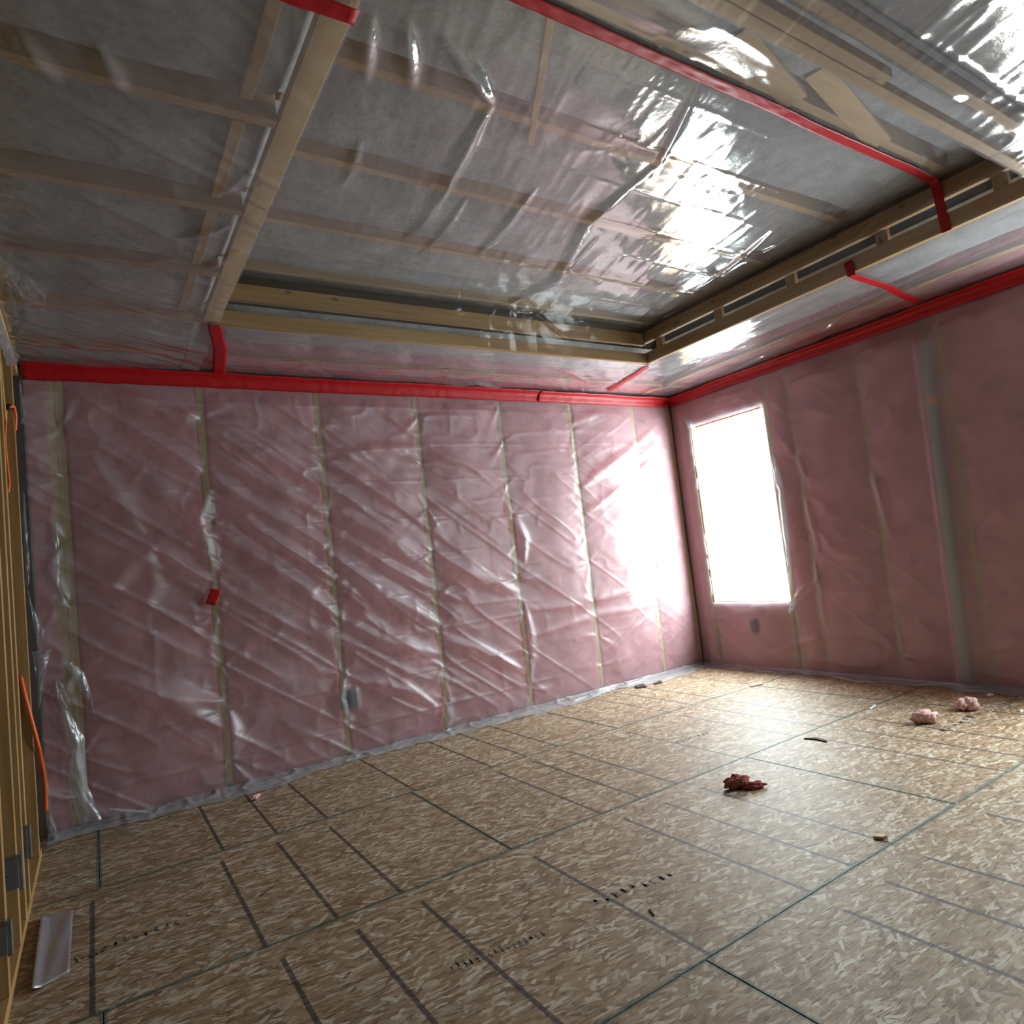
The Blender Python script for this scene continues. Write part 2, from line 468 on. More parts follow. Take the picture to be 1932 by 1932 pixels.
# ------------------------------------------------------------------ back wall: sheathing, studs, batts
wall_back = box('wall_back', (XO, 0.142, -0.02), (0.16, 0.16, 3.4), PLAIN)
tag(wall_back, 'back wall framed with studs and pink batts', kind='structure')
def part(name, lo, hi, mat, parent, bevel=0.002):
    o = box(name, lo, hi, mat, parent, bevel)
    o.matrix_parent_inverse = Matrix.Translation(parent.location).inverted()
    return o
STUD_A = [-5.28, -4.495, -3.705, -2.912, -2.122, -1.338, -0.545]
SW = 0.021
for x in STUD_A:
    part('stud', (x - SW, 0.0, 0.038), (x + SW, 0.14, H - 0.04), WOOD[2], wall_back)
part('stud', (-5.345, 0.0, 0.038), (-5.303, 0.14, H - 0.04), WOOD[2], wall_back)
part('stud', (-0.045, 0.0, 0.038), (-0.004, 0.14, H - 0.04), WOOD[2], wall_back)
part('bottom_plate', (XW, 0.03, 0.0), (0.0, 0.14, 0.038), WOOD[0], wall_back)
part('top_plate', (XW, 0.0, H - 0.04), (0.0, 0.14, H - 0.002), WOOD[0], wall_back)

def bay_bulge(t, z, top):
    """0 at the studs, full between them"""
    s = np.sin(np.pi * np.clip(t, 0, 1)) ** 0.9
    e = np.clip(np.minimum(z - 0.02, top - z) / 0.14, 0, 1) ** 0.7
    return s * e
def bulge_A(x, z, amp=0.024):
    st = np.array([XW - 0.3] + STUD_A + [-0.02])
    i = np.clip(np.searchsorted(st, x) - 1, 0, len(st) - 2)
    t = (x - st[i]) / (st[i + 1] - st[i])
    k = 0.75 + 0.25 * vnoise(x * 2.6, z * 2.3, 11)
    return amp * bay_bulge(t, z, H - 0.09) * np.clip(-x / 0.12, 0, 1) * k

def batt(parent, axis, a0, a1, z0, z1, bul, mat, nu=26, nv=60):
    """one batt filling a stud bay; its face swells past the studs"""
    pad = lambda p, q, n: np.r_[p, p + 0.0012, np.linspace(p, q, n)[1:-1], q - 0.0012, q]
    A, Z = np.meshgrid(pad(a0, a1, nu), pad(z0, z1, nv), indexing='ij')
    face = bul(A, Z) - 0.004 + 0.004 * vnoise(A * 12, Z * 12, 5)
    rim = np.zeros_like(A, dtype=bool); rim[0] = rim[-1] = True; rim[:, 0] = rim[:, -1] = True
    face = np.where(rim, -0.12, face)
    P = np.stack([A, -face, Z], -1) if axis == 0 else np.stack([-face, A, Z], -1)
    if axis == 1: P = P[::-1]
    o = link('insulation_batt', grid_mesh('insulation_batt', P), mat, parent, True)
    o.matrix_parent_inverse = Matrix.Translation(parent.location).inverted()
edges = [XW + 0.005] + STUD_A + [-0.025]
for a, b in zip(edges[:-1], [-5.325] + edges[2:]):
    batt(wall_back, 0, a + SW - 0.006, b - SW + 0.006, 0.004, H - 0.042, bulge_A, PINK)

# ------------------------------------------------------------------ right wall with its windows
wall_right = empty('wall_right')
tag(wall_right, 'right wall framed with studs and pink batts around a tall window', kind='structure')
def sheath(y0, y1, z0, z1): box('sheathing', (0.142, y0, z0), (0.16, y1, z1), PLAIN, wall_right)
ys = [YF - 0.15, WIN2[0], WIN2[1], WIN1[0], WIN1[1], 0.15]
for i in range(5):
    if i % 2 == 0: sheath(ys[i], ys[i + 1], -0.02, 3.4)
    else: sheath(ys[i], ys[i + 1], -0.02, WIN1[2]); sheath(ys[i], ys[i + 1], WIN1[3], 3.4)
def stud_B(y, z0=0.038, z1=H - 0.04, w=0.019): box('stud', (0.0, y - w, z0), (0.14, y + w, z1), WOOD[2], wall_right)
for w in (WIN1, WIN2):
    stud_B(w[0] - 0.019 - 0.02); stud_B(w[1] + 0.039)
    for y in np.linspace(w[0] + 0.0, w[1], 3): stud_B(y - 0.0 if w[0] < y < w[1] else y + (0.019 if y <= w[0] else -0.019), 0.038, w[2] - 0.058)
    for y in (w[0], w[1]): box('jamb', (0.0, y - 0.019, w[2] - 0.02), (0.14, y, w[3] + 0.02), WOOD[2], wall_right) if y == w[0] else box('jamb', (0.0, y, w[2] - 0.02), (0.14, y + 0.019, w[3] + 0.02), WOOD[2], wall_right)
    box('header', (0.07, w[0] - 0.02, w[3]), (0.14, w[1] + 0.02, w[3] + 0.19), WOOD[1], wall_right)
    box('sill_plate', (0.03, w[0] - 0.02, w[2] - 0.04), (0.14, w[1] + 0.02, w[2]), WOOD[1], wall_right)
STUD_B = [-1.375, -1.985, -2.59, -3.19]
for y in STUD_B: stud_B(y)
for y in (-4.75, -5.35, -5.95, -6.55): stud_B(y)
box('bottom_plate', (0.03, YF, 0.0), (0.14, 0.0, 0.038), WOOD[1], wall_right)
box('top_plate', (0.0, YF, H - 0.04), (0.14, 0.0, H - 0.002), WOOD[1], wall_right)
bays_B = [(-0.18, -0.02, 0.004, H - 0.042), (-1.07, -0.27, 0.004, WIN1[2] - 0.006), (-1.10, -0.24, WIN1[3] + 0.012, H - 0.042), (-1.352, -1.157, 0.004, H - 0.042),
          (-1.964, -1.396, 0.004, H - 0.042), (-2.569, -2.006, 0.004, H - 0.042), (-3.169, -2.611, 0.004, H - 0.042)]
def bulge_B(y, z, amp=0.030):
    out = np.zeros_like(y)
    for (a, b, z0, z1) in bays_B + [(-3.9, -3.21, 0.004, H - 0.042)]:
        m = (y >= a - 0.022) & (y <= b + 0.022) & (z >= z0 - 0.03) & (z <= z1 + 0.03)
        t = (y - a) / (b - a); e = np.clip(np.minimum(z - z0 + 0.01, min(z1, H - 0.10) - z + 0.01) / 0.14, 0, 1) ** 0.7
        v = amp * np.sin(np.pi * np.clip(t, 0, 1)) ** 0.8 * e * (0.75 + 0.25 * vnoise(y * 2.6, z * 2.3, 12)) * min(1, (b - a) / 0.3)
        out = np.where(m, v, out)
    return out
for (a, b, z0, z1) in bays_B: batt(wall_right, 1, a - 0.011, b + 0.011, z0, z1, bulge_B, PINK)
for a, b in ((-5.33, -4.77), (-5.93, -5.37), (-6.53, -5.97), (-7.18, -6.57)): batt(wall_right, 1, a, b, 0.04, H - 0.042, lambda y, z: 0 * y, PINK, 8, 12)
for i, w in enumerate((WIN1, WIN2)):
    win = empty('window_%d' % (i + 1), (0.15, (w[0] + w[1]) / 2, w[2])); tag(win, 'tall window opening full of white daylight' if i == 0 else 'second window opening in the right wall', kind='structure')
    def wp(name, lo, hi, mat):
        o = box(name, lo, hi, mat, win); o.matrix_parent_inverse = Matrix.Translation(win.location).inverted()
    wp('frame_side', (0.142, w[0] - 0.05, w[2] - 0.05), (0.20, w[0] - 0.004, w[3] + 0.05), VINYL)
    wp('frame_side', (0.142, w[1] + 0.004, w[2] - 0.05), (0.20, w[1] + 0.05, w[3] + 0.05), VINYL)
    wp('frame_head', (0.142, w[0] - 0.004, w[3] + 0.004), (0.20, w[1] + 0.004, w[3] + 0.05), VINYL)
    wp('frame_sill', (0.142, w[0] - 0.004, w[2] - 0.05), (0.20, w[1] + 0.004, w[2] - 0.004), VINYL)
    wp('pane', (0.168, w[0] - 0.004, w[2] - 0.004), (0.172, w[1] + 0.004, w[3] + 0.004), GLASS)

# ------------------------------------------------------------------ walls behind the camera and beyond the partition
wall_front = empty('wall_front'); tag(wall_front, 'wall behind the camera', kind='structure')
box('sheathing', (XO - 0.12, YF - 0.12, -0.02), (0.16, YF, 3.4), PLAIN, wall_front)
wall_outer = empty('wall_outer'); tag(wall_outer, 'outer wall beyond the open stud partition', kind='structure')
box('sheathing', (XO - 0.12, YF, -0.02), (XO, 0.16, 3.4), PLAIN, wall_outer)

# ------------------------------------------------------------------ ceiling: roof deck, joists, batts, tray sides
ceiling = box('ceiling', (XO, YF, 3.36), (0.16, 0.16, 3.40), ROOFDECK); tag(ceiling, 'framed tray ceiling with joists above clear plastic', kind='structure')
def cpart(name, lo, hi, mat): return part(name, lo, hi, mat, ceiling)
JOIST = [-0.985, -1.548, -2.112, -2.680, -3.250]
for y in JOIST:
    cpart('joist', (XE, y - 0.021, ZT + 0.006), (-SB, y + 0.021, ZT + 0.14), WOOD[0])
LJOIST = [-0.345, -0.93, -1.515, -2.10, -2.68, -3.26, -3.84, -4.42, -5.0]
for y in LJOIST:
    cpart('soffit_joist', (XO, y - 0.02, H + 0.006), (XE - 0.085, y + 0.02, H + 0.14), WOOD[0])
# tray sides: two rails with a gap on each side
cpart('tray_rail', (XE, -SA, H + 0.004), (-SB, -SA + 0.038, H + 0.086), WOOD[0])
cpart('tray_rail', (XE, -SA + 0.004, H + 0.160), (-SB, -SA + 0.042, H + 0.258), WOOD[0])
cpart('tray_rail', (-SB, YN - 0.05, H + 0.004), (-SB + 0.038, -SA + 0.038, H + 0.095), WOOD[1])
cpart('tray_rail', (-SB + 0.004, YN - 0.05, H + 0.180), (-SB + 0.042, -SA + 0.038, H + 0.275), WOOD[1])
cpart('tray_rail', (XE - 0.082, YN - 0.05, H + 0.004), (XE, -SA + 0.038, H + 0.042), WOOD[1])
cpart('tray_rail', (XE - 0.040, YN - 0.05, H + 0.180), (XE - 0.002, -SA + 0.038, H + 0.275), WOOD[1])
cpart('tray_rail', (XE, YN - 0.040, H + 0.004), (-SB + 0.04, YN, H + 0.042), WOOD[0])
cpart('tray_rail', (XE, YN - 0.084, H + 0.004), (-2.75, YN - 0.044, H + 0.042), WOOD[0])
for y in np.arange(-3.5, -1.0, 0.61):                       # blocks in the open gap of the right tray side
    cpart('block', (-SB + 0.045, y, H + 0.02), (-SB + 0.083, y + 0.07, H + 0.28), WOOD[2])
for a, b in zip(LJOIST[1:-3], LJOIST[2:-2]):                # short blocks beside the tray edge
    cpart('block', (XE - 0.215, b + 0.03, H + 0.008), (XE - 0.175, a - 0.08, H + 0.10), WOOD[1])
# nailers of the lowered border
cpart('nailer', (XE, -0.395, H + 0.004), (0.0, -0.357, H + 0.042), WOOD[0])
cpart('nailer', (-0.47, YF, H + 0.004), (-0.40, 0.0, H + 0.042), WOOD[1])
for y in (-3.80, -4.39, -4.98, -5.57):
    cpart('nailer', (XE, y - 0.02, H + 0.004), (0.0, y + 0.02, H + 0.042), WOOD[0])
# roof truss members showing through the seam side of the tray
for (pa, pb) in (((1390, 60), (1500, 190)), ((1540, 130), (1660, 270)), ((1040, 20), (1000, 270))):
    a, b = pix(*pa, 2, ZT + 0.016), pix(*pb, 2, ZT + 0.016)
    d = b - a; L = np.linalg.norm(d)
    wd = 0.014 if pa[0] < 1200 else 0.05
    o = box('web_member', (-L / 2, -wd, -0.012), (L / 2, wd, 0.012), WOOD[0], ceiling)
    o.matrix_parent_inverse = Matrix.Translation(ceiling.location).inverted()
    o.location = (a + b) / 2; o.rotation_euler = (0, 0, math.atan2(d[1], d[0]))
def flat_batt(x0, x1, y0, y1, z, mat, seed):
    nx, ny = max(6, int((x1 - x0) / 0.08)), max(5, int((y1 - y0) / 0.06))
    X, Y = np.meshgrid(np.linspace(x0, x1, nx), np.linspace(y0, y1, ny), indexing='ij')
    Z = z + 0.012 * vnoise(X * 4, Y * 4, seed) - 0.012 * np.sin(np.pi * (Y - y0) / (y1 - y0))
    rim = np.zeros_like(X, dtype=bool); rim[0] = rim[-1] = True; rim[:, 0] = rim[:, -1] = True
    Z = np.where(rim, z + 0.08, Z)
    o = link('insulation_batt', grid_mesh('insulation_batt', np.stack([X, Y, Z], -1)[:, ::-1]), mat, ceiling, True)
    o.matrix_parent_inverse = Matrix.Translation(ceiling.location).inverted()
jy = [-SA + 0.02] + JOIST + [YN - 0.03]
for i, (b, a) in enumerate(zip(jy[:-1], jy[1:])):
    if b - a > 0.1: flat_batt(XE - 0.02, -SB + 0.02, a + 0.022, b - 0.022, ZT + 0.024, GREYBATT, 20 + i)
ly = [0.0] + LJOIST + [YF]
for i, (b, a) in enumerate(zip(ly[:-1], ly[1:])):
    flat_batt(XO, XE - 0.04, a + 0.021, b - 0.021, H + 0.034, GREYBATT, 40 + i)
flat_batt(XE - 0.03, -0.02, -0.355, -0.005, H + 0.05, PINK, 60)
flat_batt(XE - 0.03, -0.02, -SA + 0.068, -0.397, H + 0.075, GREYBATT, 61)
flat_batt(-0.40, -0.005, YF, -0.36, H + 0.05, PINK, 62)
flat_batt(-SB + 0.104, -0.47, YF, -SA - 0.02, H + 0.075, GREYBATT, 63)
ny_ = [YN - 0.09, -3.80, -4.39, -4.98, -5.57, YF]
for i, (b, a) in enumerate(zip(ny_[:-1], ny_[1:])):
    flat_batt(XE - 0.03, -SB + 0.03, a + 0.021, b - 0.001, H + 0.04, GREYBATT, 70 + i)

# ------------------------------------------------------------------ open stud partition on the left
wall_left = empty('wall_left', (XW, -1, 0)); tag(wall_left, 'open partition of bare spruce studs', kind='structure')
def lpart(name, lo, hi, mat):
    o = box(name, lo, hi, mat, wall_left); o.matrix_parent_inverse = Matrix.Translation(wall_left.location).inverted(); return o
PD = 0.092
for y in (-0.44, -1.06, -1.25, -1.50, -1.90, -2.50, -3.10, -3.70, -4.30, -4.90):
    lpart('stud', (XW - PD, y, 0.038), (XW, y + 0.038, H - 0.076), WOOD[2])
a_, b_ = np.array([XW - 0.05, -0.62, H - 0.09]), np.array([XW - 0.05, -0.465, 2.30])
d_ = b_ - a_; L_ = np.linalg.norm(d_)
o = lpart('brace', (XW - 0.069, -L_ / 2, -0.02), (XW - 0.031, L_ / 2, 0.02), WOOD[1])
o.location = (a_ + b_) / 2; o.rotation_euler = (math.atan2(d_[2], d_[1]), 0, 0)
lpart('bottom_plate', (XW - PD, YF + 1.5, 0.0), (XW, -0.30, 0.038), WOOD[1])
lpart('top_plate', (XW - PD, YF + 1.5, H - 0.076), (XW, 0.0, H - 0.039), WOOD[1])
lpart('top_plate', (XW - PD, YF + 1.5, H - 0.038), (XW, 0.0, H - 0.002), WOOD[1])

# ------------------------------------------------------------------ plastic sheets
def film_noise(u, v, seed):
    return 0.006 * vnoise(u * 3.1, v * 3.1, seed) + 0.003 * vnoise(u * 9, v * 9, seed + 1)

# --- back wall sheet
rs = random.Random(4)
X0 = XW + 0.015
nx, nz = 520, 270
lap_n = 26
xs = np.linspace(X0, -0.012, nx)
zs = np.linspace(H - 0.012, 0.03, nz)
X, Z = np.meshgrid(xs, zs, indexing='ij')
D = 0.006 + bulge_A(X, Z) + (film_noise(X, Z, 31) + 0.007) * 0.8
PXF = lambda pts: [tuple(pix(px_, py_, 1, -0.03)[[0, 2]]) for px_, py_ in pts]
folds = [([(152, 709), (384, 814), (522, 875), (612, 919), (760, 985)], 0.022, 0.020), ([(232, 806), (377, 890), (470, 935)], 0.020, 0.016), ([(391, 850), (507, 919), (640, 985)], 0.018, 0.018),
         ([(200, 715), (420, 810), (600, 875)], 0.014, 0.013), ([(395, 908), (500, 975), (612, 1046), (705, 1107)], 0.024, 0.022), ([(402, 935), (520, 1020), (650, 1100)], 0.016, 0.014),
         ([(399, 995), (480, 1050), (565, 1104), (645, 1169)], 0.022, 0.020), ([(410, 960), (560, 1050), (690, 1150)], 0.014, 0.012), ([(600, 951), (710, 1010), (817, 1082)], 0.024, 0.022),
         ([(720, 991), (846, 1067), (980, 1118)], 0.024, 0.022), ([(600, 1031), (709, 1118), (830, 1180)], 0.022, 0.018), ([(610, 990), (740, 1075), (870, 1135)], 0.014, 0.014),
         ([(180, 1278), (300, 1300), (425, 1330)], 0.02, 0.018), ([(240, 1290), (340, 1330), (430, 1375)], 0.016, 0.016), ([(640, 1165), (720, 1210), (830, 1235)], 0.018, 0.014),
         ([(830, 1205), (900, 1225), (990, 1265)], 0.016, 0.016), ([(660, 1280), (760, 1300), (820, 1330)], 0.014, 0.014), ([(1075, 800), (1150, 770), (1250, 765)], 0.018, 0.018),
         ([(1090, 925), (1150, 880), (1210, 830)], 0.016, 0.018), ([(1100, 970), (1160, 930), (1240, 900)], 0.016, 0.016), ([(1230, 1100), (1260, 1040), (1290, 1010)], 0.014, 0.014),
         ([(1110, 900), (1190, 850), (1240, 800)], 0.014, 0.014), ([(790, 850), (860, 870), (950, 905)], 0.014, 0.012), ([(800, 845), (700, 850), (640, 860)], 0.014, 0.012),
         ([(955, 950), (985, 1010), (990, 1060)], 0.018, 0.020), ([(395, 920), (375, 980), (400, 1080)], 0.022, 0.026), ([(300, 1020), (250, 1060), (200, 1120)], 0.02, 0.012),
         ([(300, 1020), (340, 1080), (400, 1095)], 0.02, 0.014), ([(285, 1030), (290, 1100), (270, 1160)], 0.02, 0.010), ([(170, 860), (230, 960), (270, 1010)], 0.022, 0.012),
         ([(990, 1140), (1000, 1200), (1000, 1290)], 0.016, 0.022), ([(650, 1260), (640, 1320), (660, 1380)], 0.016, 0.020), ([(430, 1340), (440, 1380), (430, 1440)], 0.016, 0.018),
         ([(840, 1290), (845, 1350), (840, 1390)], 0.014, 0.016), ([(1005, 1150), (1100, 1140), (1200, 1110)], 0.014, 0.012), ([(1010, 1200), (1130, 1160), (1250, 1140)], 0.012, 0.010)]
for pts, w, a in folds:
    D += seg_ridge(X, Z, PXF(pts), w * 2.2, a * 1.4)
for k, x in enumerate(STUD_A):                                   # staples pull the sheet to each stud
    z = 0.16 + 0.11 * rs.random()
    while z < H - 0.1:
        cx = x + rs.uniform(-0.012, 0.012)
        D += star(X, Z, cx, z, rs.randint(5, 9), 0.011, rs.uniform(0.08, 0.17), rs)
        rr = np.hypot(X - cx, (Z - z) * 1.0)
        D = D - (D - 0.006) * 0.5 * np.exp(-(rr / 0.055) ** 2)
        z += rs.uniform(0.22, 0.40)
zc = 0.22
while zc < H:                                                    # creases left from the folded roll
    zz = zc + 0.02 * (X + 2.7) / 2.7 + 0.004 * vnoise(X * 3, X * 0, int(zc * 100))
    D += 0.0035 * np.exp(-((Z - zz) / 0.007) ** 2) * (0.4 + 0.6 * (vnoise(X * 1.7, X * 0 + zc, 77) > -0.3))
    zc += 0.292
al, ac = X * 0.80 - Z * 0.60, X * 0.60 + Z * 0.80                # fine tension lines run down to the right
wgt = np.clip(1.2 - np.abs((X + 3.9) / 1.6), 0, 1) * np.clip(1.1 - np.abs((Z - 1.45) / 1.1), 0, 1)
D += 0.016 * wgt * np.maximum(0, ridged(al * 1.0 + 9, ac * 7 + 9, 51)) ** 1.6
D += 0.007 * np.maximum(0, ridged(al * 1.3 + 40, ac * 9 + 22, 54)) ** 1.6
al, ac = X * 0.87 + Z * 0.5, -X * 0.5 + Z * 0.87
wgt = np.clip((X + 1.7) / 0.8, 0, 1)
D += 0.008 * wgt * np.maximum(0, ridged(al * 1.6 + 3, ac * 11 + 9, 52)) ** 2
D += 0.004 * np.maximum(0, ridged(X * 4 + 5, Z * 7 + 9, 53)) ** 2
D *= np.clip((H - 0.005 - Z) / 0.05, 0.15, 1)
D = bulge_A(X, Z) + (D - bulge_A(X, Z)) * np.clip(0.45 + (-X - 0.6) / 2.2, 0.45, 1.7)      # pulled tighter towards the corner
D = 0.006 + (D - 0.006) * np.clip((H - 0.10 - Z) / 0.10, 0, 1) * np.clip(-X / 0.12, 0, 1)
D = np.maximum(D, bulge_A(X, Z) + 0.006)
D = np.maximum(D, 0.058 * np.exp(-((X + 3.65) / 0.07) ** 4 - ((Z - 0.415) / 0.11) ** 4))
wall_pts = np.stack([X, -D, Z], -1)
# the foot of the sheet turns out over the floor with a ragged edge
lap = 0.12 + 0.05 * vnoise(xs * 2.3, xs * 0, 91) + 0.02 * vnoise(xs * 9, xs * 0, 92) + 0.09 * np.exp(-((xs + 4.35) / 0.35) ** 2) + 0.05 * np.exp(-((xs + 0.75) / 0.4) ** 2)
lap = np.clip(lap, 0.06, 0.3)
s = np.linspace(0, 1, lap_n)[1:]
LX = np.repeat(xs[:, None], lap_n - 1, 1) + 0.0
dy = D[:, -1:] + s[None] * lap[:, None]
lz = 0.004 + 0.026 * (1 - s[None]) ** 3 + 0.016 * np.maximum(0, ridged(LX * 6, s[None] * 2 + LX * 2, 94)) ** 2 * (1 - 0.5 * s[None]) + 0.006 * np.abs(vnoise(LX * 22, s[None] * 4 + LX * 0, 95))
lap_pts = np.stack([LX, -dy, lz], -1)
P = np.concatenate([wall_pts, lap_pts], 1)
def lap_mat(me):
    """the gathered foot of a sheet lies in several layers"""
    me.materials.append(FILM_FLAP)
    V = np.empty(len(me.vertices) * 3, np.float32); me.vertices.foreach_get('co', V)
    L = np.empty(len(me.loops), np.int32); me.loops.foreach_get('vertex_index', L)
    z = V.reshape(-1, 3)[L, 2].reshape(-1, 4).mean(1)
    me.polygons.foreach_set('material_index', (z < 0.032).astype(np.int32))
me_a = grid_mesh('vapor_barrier', P); me_a.materials.append(FILM_WALL); lap_mat(me_a)
sheet_a = link('vapor_barrier', me_a, None, None, True)
tag(sheet_a, 'wrinkled clear plastic sheet over the pink wall without a window, lapping onto the floor', 'plastic sheet')

def flap(pts, axis, val, parent, bend=0.02, mat=FILM_FLAP, seed=1, n=14):
    """a doubled-over fold of film: outline in photo pixels on a plane, filled and curled"""
    q = np.array([pix(a, b, axis, val) for a, b in pts])
    m = len(q) // 2
    A, B = q[:m], q[m:][::-1]
    t = np.linspace(0, 1, 30); ti = np.linspace(0, 1, m)
    A = np.stack([np.interp(t, ti, A[:, k]) for k in range(3)], -1); B = np.stack([np.interp(t, ti, B[:, k]) for k in range(3)], -1)
    s_ = np.linspace(0, 1, n)
    G = A[:, None] * (1 - s_[None, :, None]) + B[:, None] * s_[None, :, None]
    curl = bend * np.sin(np.pi * s_)[None] * (0.7 + 0.5 * vnoise(t[:, None] * 6 + seed, s_[None] * 2 + seed, seed)) + 0.006 * vnoise(t[:, None] * 15, s_[None] * 7, seed + 3)
    G[..., axis] -= np.abs(curl) * 1.0
    return link('loose_fold', grid_mesh('loose_fold', G), mat, parent, True)
flap([(100, 985), (100, 1050), (103, 1100), (112, 1140), (133, 1147), (112, 1108), (113, 1060), (110, 985)], 1, -0.03, sheet_a, 0.02, seed=2)
flap([(52, 1110), (58, 1150), (66, 1200), (76, 1228), (84, 1190), (74, 1170), (60, 1140), (52, 1108)], 1, -0.03, sheet_a, 0.02, seed=4)
flap([(104, 1285), (110, 1335), (120, 1345), (134, 1330), (118, 1290), (108, 1282), (106, 1280), (104, 1280)], 1, -0.035, sheet_a, 0.015, seed=9)
flap([(120, 1255), (145, 1290), (170, 1330), (177, 1350), (178, 1338), (168, 1295), (156, 1265), (135, 1250)], 1, -0.035, sheet_a, 0.018, seed=6)
flap([(117, 1340), (128, 1420), (128, 1470), (150, 1555), (192, 1545), (165, 1480), (160, 1390), (128, 1340)], 1, -0.035, sheet_a, 0.03, seed=7)
flap([(42, 930), (44, 1000), (48, 1070), (50, 1110), (56, 1100), (56, 1050), (52, 1000), (46, 930)], 1, -0.02, sheet_a, 0.012, seed=8)
flap([(36, 730), (38, 770), (40, 800), (46, 800), (50, 780), (44, 750), (40, 730), (38, 715)], 1, -0.02, sheet_a, 0.012, seed=12)
flap([(60, 1230), (66, 1260), (70, 1300), (72, 1340), (76, 1330), (82, 1290), (90, 1250), (98, 1225)], 1, -0.03, sheet_a, 0.015, seed=14)
flap([(75, 1430), (80, 1480), (88, 1560), (100, 1585), (112, 1580), (100, 1540), (92, 1480), (84, 1430)], 1, -0.03, sheet_a, 0.012, seed=15)
flap([(206, 1528), (250, 1536), (300, 1540), (345, 1540), (345, 1532), (300, 1530), (250, 1527), (206, 1524)], 1, -0.06, sheet_a, 0.02, seed=16)

# --- right wall sheet, cut out around the window
ny, nz = 460, 250
ysr = np.linspace(-0.012, -5.2, ny); zs = np.linspace(H - 0.012, 0.03, nz)
Y, Z = np.meshgrid(ysr, zs, indexing='ij')
D = 0.006 + bulge_B(Y, Z) + (film_noise(Y, Z, 131) + 0.007) * 0.7
PYF = lambda pts: [tuple(pix(a, b, 0, -0.03)[[1, 2]]) for a, b in pts]
for pts, w, a in [([(1455, 860), (1478, 940), (1488, 1030), (1486, 1110)], 0.020, 0.022), ([(1470, 820), (1505, 860), (1520, 900)], 0.016, 0.012), ([(1490, 1140), (1520, 1110), (1545, 1095)], 0.012, 0.014),
                  ([(1465, 1230), (1510, 1215), (1555, 1200)], 0.012, 0.010), ([(1520, 940), (1535, 990), (1545, 1040)], 0.014, 0.016), ([(1535, 1060), (1548, 1110), (1560, 1190)], 0.014, 0.014),
                  ([(1640, 880), (1662, 930), (1675, 1000)], 0.014, 0.018), ([(1500, 720), (1550, 705), (1590, 700)], 0.012, 0.010), ([(1510, 765), (1560, 780), (1610, 785)], 0.014, 0.010),
                  ([(1545, 1000), (1580, 1040), (1620, 1050)], 0.014, 0.008), ([(1850, 1145), (1880, 1130), (1900, 1120)], 0.010, 0.010), ([(1855, 1230), (1890, 1222), (1932, 1205)], 0.010, 0.010),
                  ([(1300, 770), (1350, 750), (1430, 745)], 0.02, 0.008), ([(1310, 810), (1290, 790), (1280, 775)], 0.012, 0.008), ([(1455, 755), (1490, 780), (1540, 775)], 0.012, 0.010)]:
    D += seg_ridge(Y, Z, PYF(pts), w * 1.8, a * 1.5)
rs = random.Random(9)
for y in STUD_B + [-1.13, -0.22]:
    z = 0.2
    while z < H - 0.1:
        if not (y > -1.2 and rs.random() < 0.3):
            D += star(Y, Z, y, z, rs.randint(4, 7), 0.010, rs.uniform(0.07, 0.15), rs)
            D = D - (D - 0.006) * 0.8 * np.exp(-(np.hypot(Y - y, Z - z) / 0.045) ** 2)
        z += rs.uniform(0.3, 0.55)
D += 0.006 * np.maximum(0, ridged(Y * 3 + 5, Z * 5 + 9, 153)) ** 2 + 0.005 * np.maximum(0, ridged(Y * 2 + Z * 1.5, Z * 6 - Y * 5, 154)) ** 2
D *= np.clip((H - 0.005 - Z) / 0.05, 0.15, 1)
D = 0.006 + (D - 0.006) * np.clip((H - 0.10 - Z) / 0.10, 0, 1) * np.clip(-Y / 0.12, 0, 1)
D = np.maximum(D, bulge_B(Y, Z) + 0.006)
D = np.maximum(D, 0.060 * np.exp(-((Y + 0.70) / 0.07) ** 4 - ((Z - 0.405) / 0.11) ** 4))
D = np.maximum(D, 0.062 * np.exp(-((Y + 2.464 + (Z - 1.4) * 0.027) / 0.075) ** 4) * np.clip((H - 0.12 - Z) / 0.14, 0, 1))
P = np.stack([-D, Y, Z], -1)
lap = np.clip(0.09 + 0.03 * vnoise(ysr * 2.3, ysr * 0, 191) + 0.012 * vnoise(ysr * 9, ysr * 0, 192), 0.05, 0.2)
LY = np.repeat(ysr[:, None], lap_n - 1, 1)
lz = 0.004 + 0.026 * (1 - s[None]) ** 3 + 0.012 * np.maximum(0, ridged(LY * 6, s[None] * 2 + LY * 2, 194)) ** 2
P = np.concatenate([P, np.stack([-(D[:, -1:] + s[None] * lap[:, None]), LY, lz], -1)], 1)[:, ::-1]
cy_, cz_ = (P[:-1, :-1, 1] + P[1:, 1:, 1]) / 2, (P[:-1, :-1, 2] + P[1:, 1:, 2]) / 2
rag = 0.008 * vnoise(cy_ * 12, cz_ * 12, 7)
keep = np.ones(cy_.shape, bool)
for w in (WIN1, WIN2):
    keep &= ~((cy_ > w[0] + rag) & (cy_ < w[1] + rag) & (cz_ > w[2] + rag) & (cz_ < w[3] + rag))
me_b = grid_mesh('vapor_barrier', P, keep); me_b.materials.append(FILM_WALL); lap_mat(me_b)
sheet_b = link('vapor_barrier', me_b, None, None, True)
tag(sheet_b, 'clear plastic sheet cut out around the bright window', 'plastic sheet')
for pts, sd in ((([(1300, 795), (1303, 806), (1308, 812), (1312, 806), (1306, 798), (1302, 790)]), 3), (([(1462, 880), (1468, 930), (1478, 1010), (1486, 1070), (1492, 1060), (1486, 1000), (1480, 940), (1474, 890)]), 5), (([(1486, 1150), (1494, 1140), (1500, 1120), (1502, 1130), (1498, 1148), (1490, 1160)]), 8)):
    flap(pts, 0, -0.02, sheet_b, 0.012, seed=sd)

